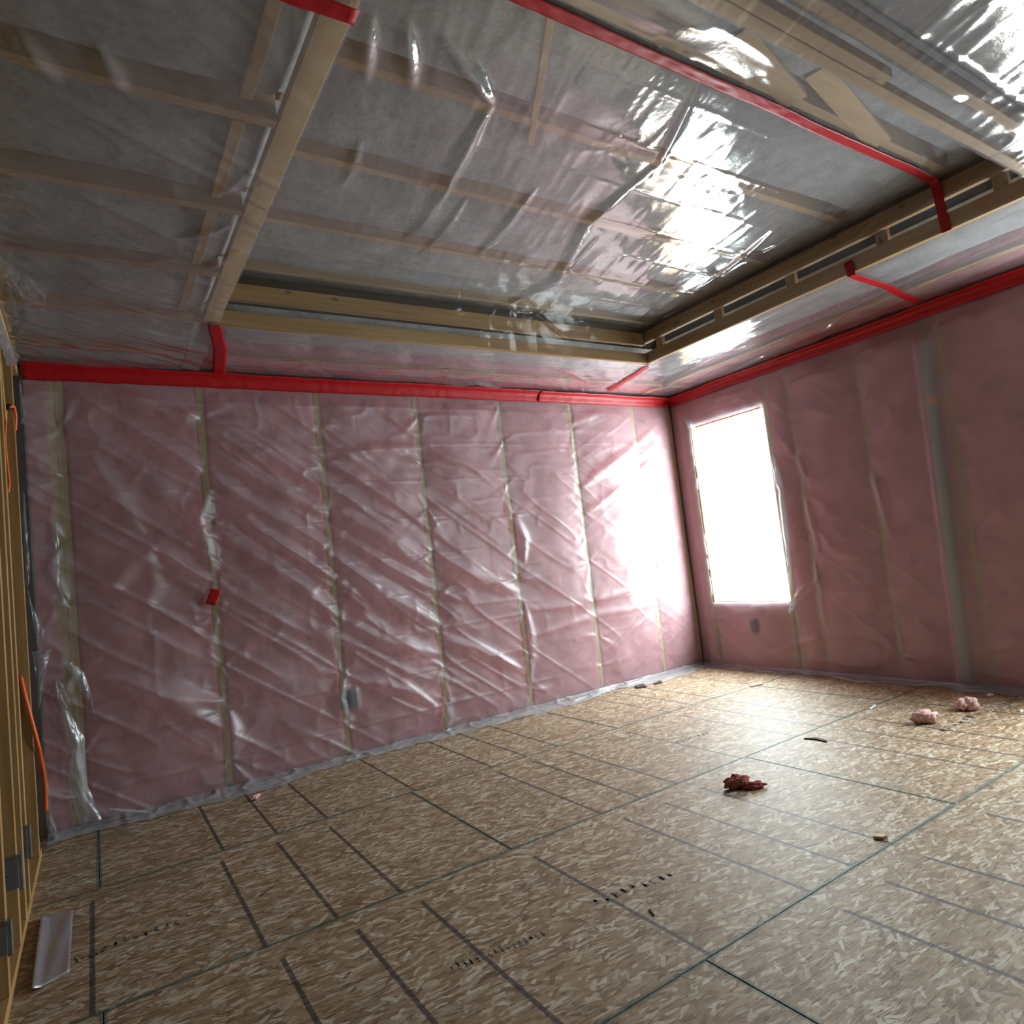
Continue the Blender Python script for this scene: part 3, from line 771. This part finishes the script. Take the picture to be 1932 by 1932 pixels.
# --- ceiling sheets (seen from below)
def ceiling_sheet(label, x0, x1, y0, y1, z, hold_x=(), hold_y=(), sag=0.016, seed=0, res=0.0125, folds=(), drop=None, dirs=((0.25, 0.97),), foldamp=0.010, mat=FILM_CEIL, creases=True):
    nx, ny = max(12, int((x1 - x0) / res)), max(12, int((y1 - y0) / res))
    X, Y = np.meshgrid(np.linspace(x0, x1, nx), np.linspace(y0, y1, ny), indexing='ij')
    h = np.ones_like(X)
    hy = sorted([y0, y1] + list(hold_y)); hx = sorted([x0, x1] + list(hold_x))
    def bay(A, hs):
        hs = np.array(hs); i = np.clip(np.searchsorted(hs, A) - 1, 0, len(hs) - 2)
        return np.clip((A - hs[i]) / (hs[i + 1] - hs[i]), 0, 1), (hs[i + 1] - hs[i])
    ty, wy = bay(Y, hy); tx, wx = bay(X, hx)
    S = sag * np.sin(np.pi * ty) ** 0.8 * np.minimum(1, wy / 0.5) * np.clip(np.minimum(X - x0, x1 - X) / 0.35, 0, 1)
    if hold_x: S = S * np.sin(np.pi * tx) ** 0.6
    S = S * (0.7 + 0.5 * vnoise(X * 1.5, Y * 2, seed)) + (film_noise(X, Y, seed + 2) + 0.007) * 0.5
    for k, (a, b) in enumerate(dirs):
        al, ac = X * a + Y * b, -X * b + Y * a
        S += foldamp * np.maximum(0, ridged(al * 1.0 + 31, ac * 7 + 17, seed + 5 + k)) ** 2.2 * (0.35 + 0.65 * np.sin(np.pi * ty)) * np.clip(0.5 + vnoise(X * 0.9, Y * 0.9, seed + 9), 0, 1)
        S += foldamp * 0.45 * np.maximum(0, ridged(al * 2.2 + 31, ac * 17 + 17, seed + 6 + k)) ** 2
    for pts, w, a in folds:
        S += seg_ridge(X, Y, [tuple(pix(px_, py_, 2, z)[:2]) for px_, py_ in pts], w, a)
    r_ = random.Random(seed)
    for yy in hold_y:
        xx = x0 + 0.1
        while xx < x1:
            S += star(X, Y, xx, yy, r_.randint(3, 6), 0.004, r_.uniform(0.06, 0.13), r_)
            xx += r_.uniform(0.3, 0.7)
    if creases:
        yc = y0 + 0.14
        while yc < y1:
            S += 0.003 * np.exp(-((Y - yc - 0.01 * vnoise(X * 1.3, X * 0, seed)) / 0.008) ** 2)
            yc += 0.292
    P = np.stack([X, Y, z - 0.002 - S], -1)
    parts = [P[:, ::-1]]
    o = link('vapor_barrier', grid_mesh('vapor_barrier', P[:, ::-1]), mat, None, True)
    tag(o, label, 'plastic sheet', 'ceiling plastic sheets')
    return o
tray_folds = [([(925, 195), (900, 230), (850, 320), (830, 375)], 0.020, 0.030), ([(765, 30), (770, 100), (775, 165)], 0.022, 0.020), ([(700, 20), (690, 80), (690, 150)], 0.02, 0.018),
              ([(830, 60), (890, 130), (925, 190)], 0.022, 0.022), ([(850, 330), (800, 410), (760, 450)], 0.018, 0.020), ([(1010, 350), (970, 400), (900, 480)], 0.016, 0.018),
              ([(1250, 300), (1180, 350), (1110, 410), (1050, 520), (935, 580)], 0.018, 0.034), ([(1130, 440), (1060, 510), (990, 560)], 0.012, 0.016), ([(880, 370), (830, 440), (790, 480)], 0.014, 0.014),
              ([(1330, 130), (1280, 230), (1230, 330)], 0.012, 0.014), ([(1470, 420), (1390, 490), (1320, 540)], 0.012, 0.014), ([(1500, 440), (1440, 470), (1380, 480)], 0.010, 0.012), ([(680, 250), (660, 320), (640, 350)], 0.014, 0.014)]
tray = ceiling_sheet('clear plastic sheet across the raised tray ceiling, mirroring the window', XE + 0.004, -SB - 0.004, YT + 0.0, -SA - 0.004, ZT, hold_y=JOIST[:4], sag=0.011, seed=200, folds=tray_folds, dirs=((0.25, 0.97),), foldamp=0.0045)
tray2 = ceiling_sheet('narrow plastic strip between the red seam and the open edge of the raised tray', XE + 0.004, -SB - 0.004, YN + 0.004, YT + 0.02, ZT + 0.001, hold_y=(JOIST[4],), sag=0.010, seed=230, dirs=((0.95, 0.1),), foldamp=0.008)
def side_sheet(parent, axis, val, a0, a1, z0, z1, sign, seed):
    """the same sheet turned down over the tray's side rails"""
    A, Z = np.meshgrid(np.linspace(a0, a1, int(abs(a1 - a0) / 0.015)), np.linspace(z0, z1, 26), indexing='ij')
    D = 0.003 + 0.006 * np.abs(vnoise(A * 5, Z * 6, seed)) + 0.008 * np.maximum(0, ridged(A * 3 + Z * 4, Z * 9 + 3, seed + 1)) ** 3
    G = np.stack([A, val - D, Z], -1) if axis == 1 else np.stack([val - D, A, Z], -1)
    if axis == 1: G = G[:, :] 
    else: G = G[::-1]
    return link('side_drop', grid_mesh('side_drop', G), FILM_CLEAR, parent, True)
side_sheet(tray, 1, -SA, XE + 0.004, -SB - 0.004, H + 0.002, ZT - 0.004, -1, 301)
side_sheet(tray, 0, -SB, YT, -SA - 0.004, H + 0.002, ZT - 0.004, -1, 311)
side_sheet(tray2, 0, -SB, YN, YT, H + 0.002, ZT - 0.004, -1, 321)
sofA = ceiling_sheet('plastic sheet on the low border between the tray rails and the back wall tape', XE - 0.1, -SB + 0.1, -SA, -0.006, H, hold_y=(-0.376,), sag=0.008, seed=400, mat=FILM_CEIL, foldamp=0.006, folds=[([(700, 700), (760, 690), (860, 690)], 0.02, 0.012), ([(760, 735), (900, 720), (960, 735)], 0.02, 0.012), ([(1040, 690), (1080, 700), (1110, 720)], 0.02, 0.010)], dirs=((0.7, 0.7),))
sofB = ceiling_sheet('plastic sheet on the low border above the window wall', -SB, -0.006, -5.2, -0.006, H - 0.001, hold_x=(-0.435,), sag=0.010, seed=430, mat=FILM_CEIL, foldamp=0.004, folds=[([(1380, 700), (1440, 670), (1500, 650)], 0.02, 0.012), ([(1545, 625), (1575, 605), (1590, 600)], 0.014, 0.016)], dirs=((0.15, 0.98),), creases=False)
sofL = ceiling_sheet('dull plastic sheet on the low border above the bare stud partition', XW + 0.003, XE, -5.2, -0.006, H - 0.0005, hold_y=LJOIST[:7], sag=0.016, seed=460, foldamp=0.012, folds=[([(30, 50), (70, 110), (110, 150)], 0.02, 0.018), ([(180, 70), (210, 130), (230, 165)], 0.02, 0.018), ([(430, 420), (400, 430), (330, 440)], 0.016, 0.014), ([(470, 310), (440, 340), (400, 360)], 0.016, 0.012), ([(460, 465), (420, 480), (390, 500)], 0.014, 0.014)], dirs=((0.8, 0.5),))
sofN = ceiling_sheet('shiny plastic sheet on the low border in front of the tray, reflecting daylight', XE, -SB, -5.2, YN, H - 0.0008, hold_y=(-3.80, -4.39, -4.98), sag=0.014, seed=490, foldamp=0.012, dirs=((0.30, 0.95),))
flap([(0, 482), (20, 500), (55, 520), (88, 550), (85, 575), (50, 575), (25, 545), (0, 520)], 2, H - 0.03, sofL, 0.010, mat=FILM_CEIL, seed=21)
flap([(0, 590), (10, 620), (22, 650), (38, 672), (32, 690), (16, 690), (6, 660), (0, 640)], 0, XW + 0.032, sofL, 0.010, seed=23)

# ------------------------------------------------------------------ red tape
def ribbon(name, path, width, side, label, lift=(0, 0, 0), wob=0.003, seed=0, bend=None, group='red tape strips'):
    """flat tape along a path of points; side gives the across direction for each point"""
    path = np.array(path, float); side = np.array(side, float)
    if side.ndim == 1: side = np.repeat(side[None], len(path), 0)
    seg = np.r_[0, np.cumsum(np.linalg.norm(path[1:] - path[:-1], axis=1))]
    n = max(8, int(seg[-1] / 0.02)); t = np.unique(np.r_[np.linspace(0, seg[-1], n), seg])
    C = np.stack([np.interp(t, seg, path[:, k]) for k in range(3)], -1); Sd = np.stack([np.interp(t, seg, side[:, k]) for k in range(3)], -1)
    Sd /= np.linalg.norm(Sd, axis=1, keepdims=True)
    tan = np.gradient(C, t, axis=0); tan /= np.linalg.norm(tan, axis=1, keepdims=True)
    nrm = np.cross(tan, Sd); nrm /= np.linalg.norm(nrm, axis=1, keepdims=True)
    C = C + Sd * (wob * vnoise(t * 2.7 + seed, t * 0 + seed, seed))[:, None]
    k = 7
    u = np.linspace(-0.5, 0.5, k)
    ww = width * (1 + 0.05 * vnoise(t * 9, t * 0, seed + 1))
    G = C[:, None] + Sd[:, None] * (u[None, :] * ww[:, None])[..., None]
    wr = 0.0018 * vnoise(t[:, None] * 26 + seed, u[None] * 3 + seed, seed + 2)
    if bend is not None:                                     # tape pressed into a corner: the middle is pushed in
        b = np.array(bend, float)
        G = G + b * (1 - np.abs(u) * 2)[None, :, None]
    G = G + nrm[:, None] * wr[..., None] + np.array(lift)
    me = grid_mesh(name, G)
    o = link(name, me, TAPE, None, True)
    sol = o.modifiers.new('thickness', 'SOLIDIFY'); sol.thickness = 0.0006
    tag(o, label, 'tape', group)
    return o
q = 0.7071
ribbon('tape_strip', [(XW + 0.02, -0.053, H - 0.060), (-1.55, -0.053, H - 0.060)], 0.118, (0, q, -q), 'long red tape strip in the corner of ceiling and back wall', bend=(0, 0.016, 0.020), seed=1)
ribbon('tape_strip', [(-1.70, -0.056, H - 0.063), (-0.05, -0.056, H - 0.063)], 0.112, (0, q, -q), 'red tape piece overlapping the long strip near the corner of both pink walls', bend=(0, 0.015, 0.019), seed=2)
ribbon('tape_strip', [(-0.054, -0.02, H - 0.060), (-0.054, -5.0, H - 0.060)], 0.112, (q, 0, -q), 'red tape strip in the corner above the window wall', bend=(0.015, 0, 0.019), seed=3, wob=0.006)
tz = ZT - 0.019
ribbon('tape_strip', [(XE + 0.01, YT, tz), (-2.8, YT - 0.004, tz - 0.004), (-SB - 0.03, YT, tz), (-SB - 0.014, YT - 0.004, tz - 0.03), (-SB - 0.014, YT - 0.012, H - 0.006)], 0.048, (0, 1, 0), 'red tape along the tray seam that turns down over the tray side', seed=4, wob=0.005)
a, b, c = pix(1602, 520, 2, H - 0.02), pix(1680, 543, 2, H - 0.02), pix(1732, 572, 2, H - 0.02)
ribbon('tape_strip', [(-SB - 0.014, a[1] + 0.01, H + 0.075), (-SB - 0.014, a[1], H - 0.012), tuple(a + [0.03, 0, 0]), tuple(b), tuple(c)], 0.052, [(0, 1, 0), (0, 1, 0), (0.1, 1, 0), (0.1, 1, 0), (0.25, 1, 0)], 'short red tape across the low border above the window wall', seed=5, wob=0.008)
a, b = pix(1222, 692, 2, H - 0.018), pix(1148, 738, 2, H - 0.018)
ribbon('tape_strip', [tuple(a), tuple((a + b) / 2 + [0.01, 0, 0]), tuple(b)], 0.060, (0.95, -0.25, 0), 'short slanting red tape at the tray corner beside both pink walls', seed=6)
a, b, c = pix(404, 614, 2, H - 0.022), pix(415, 660, 2, H - 0.022), pix(413, 706, 2, H - 0.022)
ribbon('tape_strip', [tuple(a), tuple(b), tuple(c)], 0.075, (1, 0, 0), 'short red tape from the tray corner down to the long corner strip, near the partition', seed=7)
ribbon('tape_strip', [(XW + 0.05, YT - 0.01, H - 0.026), (XE - 0.004, YT - 0.028, H - 0.026)], 0.052, (0, 1, 0), 'red tape across the low border above the partition, ending at the tray edge', seed=8)
a, b = pix(409, 1112, 1, -0.066), pix(398, 1141, 1, -0.066)
ribbon('tape_strip', [tuple(a), tuple(b)], 0.062, (0.94, 0, -0.34), 'small red tape patch stuck low on the wrinkled wall sheet', seed=9)

# ------------------------------------------------------------------ electrical boxes, pipe, cable
def outlet_box(loc, axis, label, mat, w=0.062, h=0.115, d=0.055):
    """open-fronted device box with a rim, side ears and two screw posts"""
    r = empty('outlet_box', loc); tag(r, label, 'outlet box', 'outlet boxes')
    def bx(name, lo, hi, m=mat):
        lo, hi = list(lo), list(hi)
        if axis == 0: lo, hi = (lo[1], lo[0], lo[2]), (hi[1], hi[0], hi[2])
        o = box(name, lo, hi, m, r, 0.0008)
    t = 0.003
    bx('back', (-w / 2, 0.014, -h / 2), (w / 2, 0.017, h / 2))
    bx('side', (-w / 2, 0, -h / 2), (-w / 2 + t, d, h / 2)); bx('side', (w / 2 - t, 0, -h / 2), (w / 2, d, h / 2))
    bx('side', (-w / 2, 0, -h / 2), (w / 2, d, -h / 2 + t)); bx('side', (-w / 2, 0, h / 2 - t), (w / 2, d, h / 2))
    for s_ in (-1, 1):
        bx('screw_post', (-0.005, 0.002, s_ * (h / 2 - 0.010) - 0.006), (0.006, 0.03, s_ * (h / 2 - 0.010) + 0.006), METAL)
    return r
outlet_box((-3.650, -0.044, 0.415), 1, 'dark device box behind the plastic low on the wall without a window', DARKBOX)
outlet_box((-0.046, -0.70, 0.405), 0, 'dark device box behind the plastic below the window', DARKBOX)
def steel_box(loc, w, h, d, label):
    r = empty('outlet_box', loc); tag(r, label, 'outlet box', 'outlet boxes')
    box('face', (-w, -0.003, -h / 2), (0, 0, h / 2), METAL, r, 0.0006)
    box('side', (-0.003, 0, -h / 2), (0, d, h / 2), METAL, r, 0.0006)
    box('side', (-w, 0, -h / 2), (0, d, -h / 2 + 0.003), METAL, r, 0.0006)
    box('side', (-w, 0, h / 2 - 0.003), (0, d, h / 2), METAL, r, 0.0006)
    box('ear', (-w * 0.5 - 0.008, -0.006, -0.004), (-w * 0.5 + 0.008, -0.002, 0.004), DARKBOX, r, 0)
    box('bracket', (-0.002, 0.0, -h / 2 - 0.01), (0.012, 0.035, h / 2 + 0.012), METAL, r, 0.0006)
    return r
steel_box((XW + 0.010, -1.56, 0.315), 0.085, 0.105, 0.058, 'grey steel device box on a partition stud, the middle one of three steel boxes')
steel_box((XW + 0.006, -1.12, 0.300), 0.070, 0.115, 0.055, 'grey steel device box between two partition studs, next to the wall sheet')
steel_box((XW + 0.006, -1.95, 0.235), 0.060, 0.085, 0.05, 'lowest grey steel device box, just above the floor plate of the partition')

def tube(name, pts, r, mat, parent=None, n=10, flat=1.0, smooth_n=60):
    pts = np.array(pts, float)
    seg = np.r_[0, np.cumsum(np.linalg.norm(pts[1:] - pts[:-1], axis=1))]; tt = np.linspace(0, seg[-1], smooth_n)
    C = np.stack([np.interp(tt, seg, pts[:, k]) for k in range(3)], -1)
    for _ in range(6): C[1:-1] = (C[:-2] + 2 * C[1:-1] + C[2:]) / 4
    tan = np.gradient(C, axis=0); tan /= np.linalg.norm(tan, axis=1, keepdims=True)
    ref = np.array([0, 1.0, 0]) if abs(tan[:, 1]).mean() < 0.8 else np.array([1.0, 0, 0])
    A = np.cross(tan, ref); A /= np.linalg.norm(A, axis=1, keepdims=True); B = np.cross(tan, A)
    th = np.linspace(0, 2 * math.pi, n + 1)
    G = C[:, None] + r * (A[:, None] * np.cos(th)[None, :, None] * flat + B[:, None] * np.sin(th)[None, :, None])
    me = grid_mesh(name, G)
    bm = bmesh.new(); bm.from_mesh(me); bmesh.ops.remove_doubles(bm, verts=bm.verts, dist=1e-5)
    bmesh.ops.holes_fill(bm, edges=[e for e in bm.edges if e.is_boundary]); bm.to_mesh(me); bm.free()
    return link(name, me, mat, parent, True)
pipe = empty('vent_pipe', (0.02, -2.45, 0.05)); tag(pipe, 'grey vertical pipe behind the plastic beside a stud of the window wall', 'pipe')
po = tube('pipe_run', [(0.040, -2.502, H - 0.044), (0.030, -2.501, H - 0.16), (-0.020, -2.494, H - 0.42), (-0.020, -2.47, 1.5), (-0.020, -2.425, 0.06)], 0.036, PIPE, pipe, 16)
po.matrix_parent_inverse = Matrix.Translation(pipe.location).inverted()
pc = tube('pipe_clip', [(-0.020, -2.496, 2.085), (-0.020, -2.495, 2.035)], 0.039, ORANGE_MARK, pipe, 16, smooth_n=8)
pc.matrix_parent_inverse = Matrix.Translation(pipe.location).inverted()
cable = tube('electrical_cable', [tuple(pix(38, 1275, 1, -0.435)), tuple(pix(46, 1310, 1, -0.460)), tuple(pix(58, 1355, 1, -0.460)), tuple(pix(73, 1410, 1, -0.455)), tuple(pix(83, 1465, 1, -0.30)), tuple(pix(86, 1512, 1, -0.15)), tuple(pix(87, 1530, 1, -0.15))], 0.0105, ORANGE)
tag(cable, 'orange electrical cable hanging down beside the end of the wall sheet', 'cable')
loop = tube('electrical_cable', [tuple(pix(12, 775, 1, -0.46)), tuple(pix(9, 830, 1, -0.47)), tuple(pix(15, 890, 1, -0.47)), tuple(pix(18, 910, 1, -0.47)), tuple(pix(15, 930, 1, -0.47))], 0.006, ORANGE)
tag(loop, 'thin orange cable end hanging against a partition stud', 'cable')
loop2 = tube('electrical_cable', [tuple(pix(18, 768, 1, -0.46)), tuple(pix(26, 766, 1, -0.44)), tuple(pix(30, 785, 1, -0.43)), tuple(pix(29, 812, 1, -0.42))], 0.0075, ORANGE)
tag(loop2, 'short orange cable stub bent out of a drilled stud hole', 'cable')
hole = pix(17, 768, 1, -0.445)
o = tube('cable_grommet', [tuple(hole + [0, 0.006, 0]), tuple(hole - [0, 0.010, 0])], 0.016, DARKCHIP, None, 12, smooth_n=5)
tag(o, 'black grommet in the drilled hole high on a partition stud', 'grommet')

# ------------------------------------------------------------------ sheet metal and scraps on the floor
c4 = [pix(78, 1728, 2, 0.012), pix(138, 1713, 2, 0.012), pix(131, 1828, 2, 0.012), pix(60, 1868, 2, 0.012)]
uu, vv = np.meshgrid(np.linspace(0, 1, 12), np.linspace(0, 1, 20), indexing='ij')
G = (c4[0] * ((1 - uu) * (1 - vv))[..., None] + c4[1] * (uu * (1 - vv))[..., None] + c4[2] * (uu * vv)[..., None] + c4[3] * ((1 - uu) * vv)[..., None])
G[..., 2] = 0.004 + 0.014 * np.clip(1 - uu * 4.5, 0, 1) + 0.002 * np.sin(uu * 5 + vv * 3) ** 2
me = grid_mesh('metal_sheet', G[:, ::-1]); o = link('metal_sheet', me, SHEETMETAL, None, True)
sd = o.modifiers.new('thickness', 'SOLIDIFY'); sd.thickness = 0.0012
tag(o, 'small bright sheet of galvanized metal on the floor by the partition, mirroring the orange cable', 'metal sheet')

def lump(name, px, size, mat, label, cat, seed, stretch=(1, 1, 1), rotz=0.0, group=None):
    """a torn tuft: noisy blob resting on the floor"""
    p = pix(*px, 2, 0.0)
    bm = bmesh.new(); bmesh.ops.create_icosphere(bm, subdivisions=4, radius=1.0)
    co = np.array([v.co[:] for v in bm.verts])
    n = 0.30 * vnoise(co[:, 0] * 2.1 + seed, co[:, 1] * 2.1 + co[:, 2] * 1.3, seed) + 0.16 * vnoise(co[:, 0] * 6 + seed, co[:, 1] * 6 + co[:, 2] * 5, seed + 1)
    co = co * (1 + n)[:, None] * np.array(stretch) * size
    co[:, 2] -= co[:, 2].min(); co[:, 2] = np.maximum(co[:, 2] - 0.15 * co[:, 2].max(), 0.0)
    for v, k in zip(bm.verts, co): v.co = k
    me = bpy.data.meshes.new(name); bm.to_mesh(me); bm.free()
    o = link(name, me, mat, None, True); o.location = (p[0], p[1], 0.0); o.rotation_euler = (0, 0, rotz)
    tag(o, label, cat, group)
    return o
GI = 'insulation scraps on the floor'
def lobe(parent, *a):
    """a second torn clump of the same scrap"""
    o = lump('lobe', a[0], a[1], a[2], None, None, *a[3:])
    w = o.matrix_world.copy(); o.parent = parent
    o.matrix_parent_inverse = (Matrix.Translation(parent.location) @ parent.rotation_euler.to_matrix().to_4x4()).inverted()
o = lump('insulation_scrap', (1392, 1486), 0.042, RUST, 'rust-red torn insulation scrap with a thin tail, alone on the strand board', 'insulation scrap', 3, (1.5, 0.9, 0.75), -0.5, GI)
lobe(o, (1420, 1488), 0.030, RUST, 5, (2.0, 0.7, 0.6), -0.6)
lump('insulation_scrap', (1744, 1364), 0.050, TUFT, 'rounded pale pink insulation tuft beside the white chip', 'insulation scrap', 8, (1.3, 1.0, 0.8), -0.5, GI)
o = lump('insulation_scrap', (1820, 1340), 0.045, TUFT, 'two-lobed pink insulation tuft on a dark line near the window wall', 'insulation scrap', 11, (1.1, 0.9, 0.9), 0.2, GI)
lobe(o, (1834, 1340), 0.042, TUFT, 14, (1.0, 0.9, 1.0), 0.7)
lump('insulation_scrap', (482, 1508), 0.022, TUFT, 'tiny pink insulation bit at the ragged foot of the wall sheet', 'insulation scrap', 15, (1.5, 0.9, 0.7), 0.7, GI)

def chip(px_pts, mat, label, cat, name='wood_sliver', z=0.004, th=0.004, group='slivers on the floor'):
    q_ = [pix(a_, b_, 2, 0.0) for a_, b_ in px_pts]
    n = len(q_)
    V = [(p_[0], p_[1], 0.0006) for p_ in q_] + [(p_[0] * 0.96 + q_[0][0] * 0.04, p_[1] * 0.96 + q_[0][1] * 0.04, th) for p_ in q_]
    Fc = [tuple(range(n))[::-1], tuple(range(n, 2 * n))] + [(i, (i + 1) % n, n + (i + 1) % n, n + i) for i in range(n)]
    me = bpy.data.meshes.new(name); me.from_pydata(V, [], Fc)
    bm = bmesh.new(); bm.from_mesh(me); bmesh.ops.recalc_face_normals(bm, faces=bm.faces); bm.to_mesh(me); bm.free()
    o = link(name, me, mat); tag(o, label, cat, group)
chip([(1745, 1347), (1768, 1343), (1770, 1347), (1748, 1351)], PAPER, 'flat white chip just behind the rounded pink tuft', 'chip', 'paper_chip')
chip([(1640, 1337), (1652, 1329), (1653, 1332), (1643, 1339)], PAPER, 'narrow white chip on a green seam near the window wall', 'chip', 'paper_chip')
chip([(1648, 1583), (1668, 1577), (1675, 1582), (1666, 1585)], SLIVER, 'curled brown wood sliver near the green seam', 'wood sliver', th=0.012)
chip([(1517, 1395), (1540, 1393), (1562, 1399), (1560, 1401), (1538, 1396)], DARKCHIP, 'thin dark twig-like sliver on the pale strand board', 'wood sliver', th=0.008)
chip([(1198, 1296), (1215, 1292), (1220, 1297), (1202, 1300)], DARKCHIP, 'dark bark chip at the foot of the wall sheet', 'bark chip', 'bark_chip', th=0.014)
chip([(1232, 1289), (1248, 1286), (1250, 1289), (1236, 1292)], DARKCHIP, 'smaller dark bark chip closer to the corner', 'bark chip', 'bark_chip', th=0.012)
chip([(1862, 1312), (1870, 1310), (1876, 1312), (1868, 1314)], PAPER, 'white scrap at the foot of the window wall sheet', 'chip', 'paper_chip', th=0.01)
chip([(1924, 1341), (1931, 1339), (1931, 1343), (1926, 1344)], PAPER, 'white chip beyond the two-lobed pink tuft', 'chip', 'paper_chip')
chip([(1414, 1294), (1438, 1290), (1440, 1292), (1418, 1297)], SLIVER, 'pale wood sliver on the floor below the window', 'wood sliver', th=0.01)
chip([(1226, 1716), (1236, 1728), (1234, 1729), (1224, 1718)], DARKCHIP, 'short dark splinter lying across the strand board grain', 'wood sliver', th=0.004)
